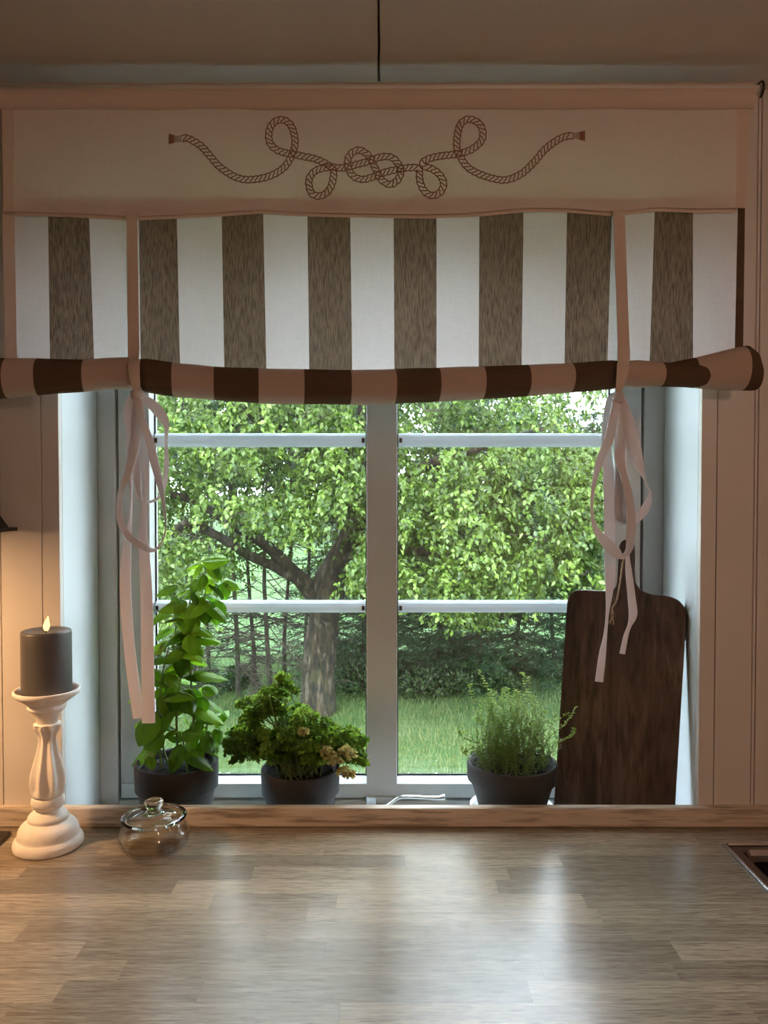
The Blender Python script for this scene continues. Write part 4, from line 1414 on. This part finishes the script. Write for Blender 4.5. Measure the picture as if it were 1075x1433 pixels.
V, Fq, T = leaf_quads(*curly(heads, 85, nr_), fold=0.7)
npmesh('foliage', V, Fq, M['parsley'], par, T, kind='stuff')
tv = []; tf = []
for (x, y, d, r_) in heads[::2]:
    top = W(x, y, d)
    a = rng.uniform(0, 6.28); q = rng.uniform(0, 0.035)
    b = Vector((PC.x + q * math.cos(a), PC.y + q * math.sin(a), psz - 0.002))
    mid = lerp(b, top, 0.5) + Vector((0, 0, 0.015))
    Vt, Ft = tube_data([Vector(k) for k in smooth_path([tuple(b), tuple(mid), tuple(top)], 4)], 0.0008, 4, False)
    b0 = len(tv); tv += Vt; tf += [tuple(b0 + k for k in f) for f in Ft]
o = mobj('stalks', tv, tf, M['basilstem'], par, True); o['kind'] = 'stuff'
yh = [(463, 1058, 1.145, 9), (470, 1066, 1.143, 9), (484, 1052, 1.15, 10), (490, 1056, 1.15, 8), (481, 1080, 1.14, 9), (488, 1084, 1.14, 7), (456, 1050, 1.145, 6), (425, 1024, 1.14, 5)]
V, Fq, T = leaf_quads(*curly(yh, 70, nr_), fold=0.7)
o = npmesh('wilted_leaves', V, Fq, M['yellow'], par, T, kind='stuff'); o['label'] = 'pale yellow wilted parsley leaves'

# --- thyme
TC = Vector((W(717.5, 1070, 1.19).x, CAM.y + 1.196, SILL))
sau = empty('saucer', TC, 'white ceramic saucer under the thyme pot', 'saucer')
SR = 0.066
lathe('dish', [(0.0, 0.001), (0.045, 0.0004), (0.048, 0.0), (0.052, 0.002), (SR - 0.003, 0.030), (SR, 0.0345), (SR - 0.0015, 0.0352), (SR - 0.005, 0.031), (0.051, 0.0062), (0.0, 0.0055)], TC + Vector((0, 0, 0.0002)), M['saucer'], sau, 48)
TB = TC + Vector((0, 0, 0.0060))
th_ = W(717, 1064, 1.196).z - TB.z
thy = empty('potted_thyme', TB, 'fine-stemmed thyme in a wide grey clay pot beside the cutting board', 'potted plant')
tsz = pot(thy, TB, 0.0705, th_, 0.030, 0.62, M['potgrey'])
rng = random.Random(33)
sv = []; sf = []
Ps = []; Ds = []; Ns = []; Ls = []; Ws = []; Ts = []
TXS = [645, 660, 680, 700, 720, 740, 760, 780, 805]
TYT = [1020, 990, 968, 958, 962, 966, 985, 990, 985]
for i in range(175):
    a = rng.uniform(0, 6.28); q = 0.052 * math.sqrt(rng.random())
    b = Vector((TB.x + q * math.cos(a), TB.y + q * math.sin(a), tsz - 0.002))
    tx = 717.5 + (b.x - TB.x) / 0.058 * rng.uniform(40, 88) + rng.gauss(0, 17)
    tx = min(max(tx, 648), 796)
    yt = interp(tx, TXS, TYT) + rng.random() ** 1.2 * 75
    d = 1.196 + (b.y - TB.y) * 1.1 + rng.uniform(-0.01, 0.01)
    top = W(tx, yt, min(max(d, 1.145), 1.262))
    mid = lerp(b, top, 0.5) + Vector((rng.uniform(-.02, .02), rng.uniform(-.012, .012), rng.uniform(0, 0.016)))
    pts = [Vector(k) for k in smooth_path([tuple(b), tuple(mid), tuple(top)], 5)]
    Vt, Ft = tube_data(pts, [lerp(0.00045, 0.00025, k / len(pts)) for k in range(len(pts))], 4, False)
    b0 = len(sv); sv += Vt; sf += [tuple(b0 + k for k in f) for f in Ft]
    Ltot = (top - b).length
    for k in range(int(Ltot / 0.0042)):
        t = (k + 1) / (Ltot / 0.0042)
        if t < 0.12 or t > 1: continue
        p = pts[min(len(pts) - 2, int(t * (len(pts) - 1)))].lerp(pts[min(len(pts) - 1, int(t * (len(pts) - 1)) + 1)], (t * (len(pts) - 1)) % 1)
        az = rng.uniform(0, 6.28)
        for s in (0, math.pi, 1.57):
            Ps.append(tuple(p)); Ds.append((math.cos(az + s), math.sin(az + s), rng.uniform(0, 0.8))); Ns.append((rng.uniform(-.4, .4), rng.uniform(-.4, .4), 1))
            Ls.append(rng.uniform(0.0035, 0.0062)); Ws.append(rng.uniform(0.0009, 0.0017)); Ts.append(min(1, 0.25 + 0.6 * t * rng.random() + 0.15 * rng.random()))
# straggling sprigs
for pp in ([(770, 1030), (785, 1018), (797, 1005), (806, 990)], [(775, 1040), (790, 1035), (800, 1030), (803, 1020)], [(668, 1040), (655, 1036), (646, 1028), (642, 1022)], [(672, 1045), (660, 1048), (652, 1052), (650, 1055)],
           [(690, 1000), (684, 970), (676, 950), (669, 938)], [(672, 1010), (664, 985), (659, 965), (658, 958)], [(735, 985), (736, 965), (733, 948), (730, 942)], [(745, 990), (742, 965), (740, 948)]):
    pts = [Vector(k) for k in smooth_path([tuple(W(x, y, 1.185)) for x, y in pp], 5)]
    Vt, Ft = tube_data(pts, 0.0005, 4, False)
    b0 = len(sv); sv += Vt; sf += [tuple(b0 + k for k in f) for f in Ft]
    for p in pts[1:]:
        for s in range(3):
            az = rng.uniform(0, 6.28)
            Ps.append(tuple(p)); Ds.append((math.cos(az), math.sin(az), 0.3)); Ns.append((rng.uniform(-.4, .4), -0.5, 1)); Ls.append(0.005); Ws.append(0.0014); Ts.append(rng.uniform(0.5, 1))
o = mobj('stalks', sv, sf, M['thymestem'], thy, True); o['kind'] = 'stuff'
A = lambda z: np.array(z, float)
V, Fq, T = leaf_quads(A(Ps), A(Ds), A(Ns), A(Ls), A(Ws), A(Ts))
npmesh('foliage', V, Fq, M['thyme'], thy, T, kind='stuff')
# ------------------------------------------------------------------ outdoors
GZ = CAM.z - 2.0
gr = mobj('ground', [(-120, WT, GZ), (120, WT, GZ), (120, 200, GZ), (-120, 200, GZ), (-120, WT, GZ - 0.3), (120, WT, GZ - 0.3), (120, 200, GZ - 0.3), (-120, 200, GZ - 0.3)],
          [(0, 1, 2, 3), (7, 6, 5, 4), (0, 4, 5, 1), (1, 5, 6, 2), (2, 6, 7, 3), (3, 7, 4, 0)], M['lawn'])
tag(gr, kind='structure')
g = np.random.default_rng(4)


def rot_unit(n):
    v = g.normal(size=(n, 3)); return v / np.linalg.norm(v, axis=1, keepdims=True)


# grass blades
n = 60000
dd = g.uniform(4.6, 9.5, n)
P = np.stack([g.uniform(-0.62, 0.62, n) * dd, CAM.y + dd, np.full(n, GZ)], 1)
ht_ = g.uniform(0.025, 0.06, n)
az = g.uniform(0, 2 * np.pi, n)
side = np.stack([np.cos(az), np.sin(az), np.zeros(n)], 1) * 0.0035
lean = np.stack([g.normal(0, 0.35, n), g.normal(0, 0.35, n), np.ones(n)], 1)
V = np.stack([P - side, P + side, P + lean * ht_[:, None]], 1).reshape(-1, 3)
idx = np.arange(n) * 3
patch = 0.5 + 0.5 * np.sin(P[:, 0] * 1.7) * np.cos(P[:, 1] * 1.3)
grass = npmesh('lawn_grass', V, np.stack([idx, idx + 1, idx + 2], 1), M['grass'], None, np.repeat(np.clip(0.55 * patch + g.uniform(0, 0.5, n), 0, 1), 3), kind='stuff')
tag(grass, 'short green lawn grass outside the window', 'grass')

# ---- the gnarled tree
TD = 6.94
tb = W(446, 1002, TD); tb.z = GZ
tree = empty('garden_tree', tb, 'gnarled old leafy tree with a thick leaning trunk and low forked branches', 'tree')


def limb(name, pts, mat, seed, n=14, rough=0.22):
    sp = smooth_path(pts, 5)
    C = [W(p[0], p[1], p[2]) for p in sp]
    rad = [max(p[3], 0.6) * p[2] / F for p in sp]
    V, Fc = tube_data(C, rad, n)
    out = []
    for i, c in enumerate(C):
        for k in range(n):
            v = V[i * n + k]
            f = 1 + rough * mnoise.noise(Vector((v.x * 6, v.y * 6, v.z * 2.5 + seed))) + rough * 0.6 * mnoise.noise(Vector((v.x * 18, v.y * 18, v.z * 6 + seed)))
            out.append(c + (v - c) * f)
    return mobj(name, out, Fc, mat, tree, True)


trunk = limb('trunk', [(444, 1010, TD, 30), (445, 995, TD, 26), (446, 960, TD, 23.5), (450, 900, TD, 22.5), (454, 850, TD, 22), (461, 818, TD, 22), (476, 785, TD, 20), (490, 745, TD, 17), (499, 690, TD, 17), (507, 640, TD, 14), (512, 560, TD, 11), (516, 420, TD, 8), (500, 250, TD, 5)], M['bark'], 0, 20)
limb('branch', [(452, 842, TD, 15), (434, 826, TD - 0.05, 11), (404, 793, TD - 0.15, 9), (366, 757, TD - 0.3, 8), (328, 736, TD - 0.5, 8), (280, 705, TD - 0.6, 6), (235, 690, TD - 0.7, 4)], M['bark'], 3)
limb('branch', [(425, 818, TD - 0.1, 8), (388, 795, TD - 0.2, 7), (350, 778, TD - 0.35, 6.5), (318, 758, TD - 0.5, 6), (285, 740, TD - 0.6, 6), (262, 733, TD - 0.7, 7), (242, 748, TD - 0.75, 5), (222, 760, TD - 0.8, 3)], M['bark'], 5)
limb('branch', [(490, 748, TD, 11), (530, 700, TD - 0.3, 9), (590, 655, TD - 0.6, 7), (660, 630, TD - 0.8, 5), (760, 600, TD - 0.9, 3)], M['bark'], 7)
limb('branch', [(478, 785, TD, 10), (540, 770, TD - 0.5, 8), (610, 775, TD - 0.8, 6), (680, 800, TD - 1.0, 3.5), (730, 830, TD - 1.0, 2)], M['bark'], 9)
limb('branch', [(500, 690, TD, 10), (450, 640, TD - 0.4, 8), (390, 600, TD - 0.7, 6), (320, 560, TD - 0.9, 4), (250, 500, TD - 1, 2)], M['bark'], 11)
limb('branch', [(507, 640, TD, 8), (560, 560, TD + 0.2, 6), (640, 470, TD + 0.3, 4), (740, 430, TD + 0.3, 2)], M['bark'], 13)

# leafy shoots: low limit of the crown per pixel column; crown is lower on the right
LX = [-200, 120, 215, 250, 300, 330, 420, 440, 520, 600, 640, 670, 700, 760, 840, 900, 1250]
LY = [900, 900, 885, 885, 860, 785, 785, 825, 835, 845, 868, 872, 850, 842, 850, 860, 860]
UX = [-200, 200, 400, 560, 610, 660, 740, 850, 930, 1250]
UY = [-60, -60, -60, -40, 60, 220, 330, 300, 100, 60]
nt_ = 11500
rngt = np.random.default_rng(17)
cl = []
while len(cl) < nt_:
    x = rngt.uniform(-150, 1180)
    yl = np.interp(x, LX, LY); yu = np.interp(x, UX, UY)
    y = rngt.uniform(yu, yl)
    if y < 480 and rngt.random() < 0.55: continue
    if (x < 150 or x > 920) and rngt.random() < 0.5: continue
    d = rngt.uniform(5.4, 7.9)
    # clumping
    if mnoise.noise(Vector((x * 0.016, y * 0.02, d * 1.3))) < -0.04: continue
    # the fork stays open to view
    if d < 7.0:
        if abs(x - (455 + (820 - y) * 0.22)) < 34 and 720 < y < 860: continue
        if 250 < x < 440 and abs(y - np.interp(x, [250, 320, 366, 404, 434], [728, 742, 765, 795, 826])) < 20: continue
        if 325 < x < 430 and y > np.interp(x, [325, 430], [745, 790]): continue
    # openings
    if 690 < x < 880 and y < 615 and rngt.random() < 0.78: continue
    if 215 < x < 330 and y < 600 and rngt.random() < 0.35: continue
    cl.append((x, y, d))
Ps = []; Ds = []; Ns = []; Ls = []; Ws = []; Ts = []
twv = []; twf = []
for (x, y, d) in cl:
    c = np.array(W(x, y, d))
    m = rngt.integers(14, 24)
    L = rngt.uniform(0.16, 0.34)
    azz = rngt.uniform(0, 2 * np.pi)
    out = np.array([np.cos(azz), np.sin(azz), 0])
    t = np.sort(rngt.uniform(0, 1, m))
    path_ = c + out * (L * 0.75 * t)[:, None] + np.array([0, 0, -1]) * (L * 0.75 * t ** 2)[:, None] + np.array([0, 0, L * 0.3])
    tone = rngt.uniform(0, 1)
    Ps.append(path_ + rngt.normal(0, 0.012, (m, 3)))
    Ds.append(rngt.normal(0, 0.6, (m, 3)) + out * 0.4 + np.array([0, 0, -0.75]))
    Ns.append(rngt.normal(0, 0.45, (m, 3)) + np.array([0, -0.55, 0.8]))
    Ls.append(rngt.uniform(0.034, 0.056, m)); Ws.append(rngt.uniform(0.0105, 0.0175, m))
    Ts.append(np.clip(0.55 * tone + rngt.uniform(-0.05, 0.5, m), 0, 1))
cat = np.concatenate
V, Fq, T = leaf_quads(cat(Ps), cat(Ds), cat(Ns), cat(Ls), cat(Ws), cat(Ts))
npmesh('foliage', V, Fq, M['tree'], tree, T, kind='stuff')
# thin twigs inside the crown
rt2 = random.Random(9)
for k in range(260):
    x, y, d = cl[rt2.randrange(len(cl))]
    c = W(x, y, d)
    P3 = [c]
    az_ = rt2.uniform(0, 6.28)
    for q in range(4):
        P3.append(P3[-1] + Vector((0.11 * math.cos(az_), 0.11 * math.sin(az_), rt2.uniform(-0.05, 0.09))))
    Vt, Ft = tube_data(P3, [0.007, 0.006, 0.005, 0.004, 0.002], 4, False)
    b0 = len(twv); twv += Vt; twf += [tuple(b0 + q for q in f) for f in Ft]
o = mobj('twigs', twv, twf, M['bark'], tree); o['kind'] = 'stuff'


# ---- spruces behind the tree
def spruce_mesh(seed, height, lowest, dens, green_from, reach):
    """returns (needle V,F,T), (dead twig V,F) round the origin"""
    q = np.random.default_rng(seed)
    Pn = []; Dn = []; Ln = []; Tn = []
    bv_ = []; bf_ = []
    z = lowest
    while z < height - 0.1:
        fr_ = z / height
        R_ = reach * (1 - fr_) ** 0.8 + 0.08
        nb = int(q.integers(5, 8) * dens) + 1
        a0 = q.uniform(0, 6.28)
        for b in range(nb):
            if z < green_from and q.random() < (0.65 if z > 0.8 else 0.25): continue
            a = a0 + b * 6.283 / nb + q.uniform(-0.3, 0.3)
            L = R_ * q.uniform(0.7, 1.1)
            o_ = np.array([np.cos(a), np.sin(a), 0.0])
            s_ = np.array([-np.sin(a), np.cos(a), 0.0])
            base = np.array([0, 0, z + q.uniform(-0.05, 0.05)])
            nseg = 6
            dr_ = q.uniform(-0.75, 0.35) if z < green_from else q.uniform(-0.45, -0.2)
            t = np.linspace(0, 1, nseg + 1)
            bp = base + o_ * (L * t)[:, None] + np.array([0, 0, 1]) * (dr_ * L * t + 0.22 * L * t ** 2.5)[:, None]
            Vt, Ft = tube_data([Vector(p) for p in bp], [0.007 * (1 - 0.8 * k) for k in t], 4, False)
            b0 = len(bv_); bv_ += Vt; bf_ += [tuple(b0 + k for k in f) for f in Ft]
            dead = z < green_from
            for k in range(int(9 + 20 * L)):
                u = q.uniform(0.12, 1.0)
                p0 = base + o_ * (L * u) + np.array([0, 0, 1]) * (dr_ * L * u + 0.22 * L * u ** 2.5)
                sg = 1 if k % 2 else -1
                tl = q.uniform(0.10, 0.26) * (1.15 - 0.6 * u)
                td = o_ * q.uniform(0.4, 0.9) + s_ * sg * q.uniform(0.5, 1.0) + np.array([0, 0, q.uniform(-0.6, 0.05)])
                td /= np.linalg.norm(td)
                if dead and z > 0.8 and q.random() < 0.75: continue
                if dead and q.random() < 0.93:
                    Vt, Ft = tube_data([Vector(p0), Vector(p0 + td * tl * 0.6 + np.array([0, 0, 0.01])), Vector(p0 + td * tl)], [0.004, 0.0025, 0.001], 3, False)
                    b0 = len(bv_); bv_ += Vt; bf_ += [tuple(b0 + j for j in f) for f in Ft]
                    continue
                m = int(tl / 0.009)
                w = np.linspace(0.05, 1, m)
                Pn.append(p0 + td * (tl * w)[:, None])
                sd_ = q.normal(size=(m, 3)) * 0.75 + td * 0.55
                sd_[:, 2] += 0.15
                Dn.append(sd_); Ln.append(q.uniform(0.018, 0.034, m))
                Tn.append(np.clip(q.uniform(0, 0.5, m) + 0.5 * w * q.uniform(0.3, 1.0), 0, 1))
        z += q.uniform(0.16, 0.24)
    return (cat(Pn), cat(Dn), cat(Ln), cat(Tn)) if Pn else None, (bv_, bf_)


def needles(P, D, L, T):
    D = D / np.linalg.norm(D, axis=1, keepdims=True)
    rv_ = g.normal(size=D.shape)
    S_ = np.cross(D, rv_); S_ /= np.linalg.norm(S_, axis=1, keepdims=True)
    S_ *= 0.0052
    V = np.stack([P - S_, P + S_, P + D * L[:, None]], 1).reshape(-1, 3)
    i = np.arange(len(P)) * 3
    return V, np.stack([i, i + 1, i + 2], 1), np.repeat(T, 3)


protos = {}


def make_spruce(kind, loc, rz, s, label, group):
    root = empty('spruce', loc, label, 'tree', group)
    del root['_base']
    if kind not in protos:
        seed, height, lowest, dens, gf, reach = {'bare': (1, 4.6, 0.25, 0.8, 2.3, 0.9), 'bare2': (2, 4.4, 0.35, 0.7, 2.2, 0.85), 'full': (3, 3.6, 0.10, 1.5, 0.0, 1.1), 'full2': (4, 3.3, 0.08, 1.6, 0.0, 1.0)}[kind]
        nd, (bv_, bf_) = spruce_mesh(seed, height, lowest, dens, gf, reach)
        V, Fq, T = needles(*nd)
        me1 = npmesh('needles', V, Fq, M['needle'], None, T)
        Vt, Ft = tube_data([Vector((0.05 * math.sin(k * 0.8 + seed), 0.04 * math.cos(k * 1.1 + seed), height * k / 8)) for k in range(9)], [lerp(0.026, 0.005, k / 8) for k in range(9)], 10)
        tr_ = mobj('trunk', Vt, Ft, M['sprucebark'], None, True)
        br_ = mobj('boughs', bv_, bf_, M['deadtwig'], None)
        protos[kind] = (me1, tr_, br_)
        fresh = True
    else:
        fresh = False
    for nm, src in zip(('needles', 'trunk', 'boughs'), protos[kind]):
        o = src if fresh else src.copy()
        if not fresh: COL.objects.link(o)
        o.name = nm
        o.parent = root
        o.location = (0, 0, 0)
        if nm != 'trunk': o['kind'] = 'stuff'
    root.rotation_euler = (0, 0, rz)
    root.scale = (s, s, s)
    return root


rs_ = random.Random(2)


def gpt(px, d):
    p = W(px, 900, d); p.z = GZ; return p


for i, (px, d) in enumerate([(327, 7.5), (352, 7.7), (374, 7.45), (403, 8.0), (296, 8.6), (262, 7.8), (432, 8.6), (222, 8.4), (180, 7.8)]):
    make_spruce('bare' if i % 2 == 0 else 'bare2', gpt(px, d), rs_.uniform(0, 6.28), rs_.uniform(0.85, 1.0), 'spruce with bare thin trunk and dead brown lower twigs', 'bare-stemmed spruces behind the garden tree')
for i, (px, d) in enumerate([(505, 8.4), (560, 8.3), (612, 8.5), (668, 8.3), (722, 8.5), (775, 8.35), (830, 8.5), (890, 8.6), (960, 8.5), (470, 9.2), (640, 9.4)]):
    make_spruce('full' if i % 2 == 0 else 'full2', gpt(px, d), rs_.uniform(0, 6.28), rs_.uniform(0.8, 1.0), 'dense dark green spruce with boughs down to the grass', 'dense spruces in the hedge row')

# ---- low shrubs at the foot of the hedge
for i, (px, d, r_) in enumerate([(505, 7.7, 0.35), (590, 7.55, 0.28), (640, 7.6, 0.22), (335, 7.9, 0.22), (280, 7.6, 0.3), (490, 8.0, 0.45), (700, 7.7, 0.2)]):
    c = np.array(gpt(px, d))
    m = 700
    v = rot_unit(m); v[:, 2] = np.abs(v[:, 2])
    P = c + v * (r_ * g.uniform(0.35, 1, m))[:, None]
    V, Fq, T = leaf_quads(P, v + g.normal(0, 0.5, (m, 3)), g.normal(0, 0.5, (m, 3)) + np.array([0, -0.4, 0.8]), g.uniform(0.03, 0.06, m), g.uniform(0.010, 0.018, m), g.uniform(0, 1, m))
    root = empty('shrub', tuple(c), 'low leafy shrub at the foot of the spruce hedge', 'shrub', 'low shrubs along the hedge')
    npmesh('foliage', V, Fq, M['shrub'], root, T, kind='stuff')
    sv_ = []; sf_ = []
    for k in range(7):
        a = k * 0.9
        Vt, Ft = tube_data([Vector(c), Vector(c) + Vector((r_ * 0.3 * math.cos(a), r_ * 0.3 * math.sin(a), r_ * 0.5)), Vector(c) + Vector((r_ * 0.55 * math.cos(a), r_ * 0.55 * math.sin(a), r_ * 0.8))], [0.008, 0.006, 0.003], 5)
        b0 = len(sv_); sv_ += Vt; sf_ += [tuple(b0 + q for q in f) for f in Ft]
    mobj('stems', sv_, sf_, M['deadtwig'], root)

# ---- far trees past the meadow
def far_mesh(seed, h, w):
    q = np.random.default_rng(seed)
    m = 5200
    nb = 26
    cen = np.stack([q.normal(0, w * 0.36, nb), q.normal(0, w * 0.36, nb), h * q.uniform(0.22, 0.9, nb)], 1)
    rad = q.uniform(0.12, 0.24, nb) * h * 0.8
    k = q.integers(0, nb, m)
    v = q.normal(size=(m, 3)); v /= np.linalg.norm(v, axis=1, keepdims=True)
    P = cen[k] + v * (rad[k] * q.uniform(0.5, 1, m))[:, None]
    P[:, 2] = np.maximum(P[:, 2], 0.15)
    return leaf_quads(P, v + q.normal(0, 0.6, (m, 3)) + np.array([0, 0, -0.4]), q.normal(0, 0.6, (m, 3)) + np.array([0, 0, 0.8]), q.uniform(0.20, 0.42, m), q.uniform(0.08, 0.16, m), q.uniform(0, 1, m))


far = []
for i, (px, d, s) in enumerate([(-60, 34, 1.1), (150, 44, 1.2), (330, 33, 1.0), (480, 52, 1.4), (640, 40, 1.1), (790, 56, 1.0), (900, 38, 0.75), (1090, 44, 1.2)]):
    root = empty('far_tree', gpt(px, d), 'hazy round-crowned tree standing beyond the meadow', 'tree', 'trees beyond the meadow')
    del root['_base']
    if not far:
        V, Fq, T = far_mesh(5, 7.5, 5.5)
        a = npmesh('foliage', V, Fq, M['fartree'], None, T)
        Vt, Ft = tube_data([Vector((0, 0, 0)), Vector((0.1, 0, 2)), Vector((0, 0.1, 5))], [0.26, 0.2, 0.1], 10)
        b = mobj('trunk', Vt, Ft, M['bark'], None, True)
        far = [a, b]
        parts = far
    else:
        parts = [o.copy() for o in far]
        for o in parts: COL.objects.link(o)
    for o in parts:
        o.parent = root; o.location = (0, 0, 0)
    parts[0]['kind'] = 'stuff'
    root.rotation_euler = (0, 0, i * 1.9)
    root.scale = (s, s, s)

for o in bpy.data.objects:
    if '_base' in o: del o['_base']
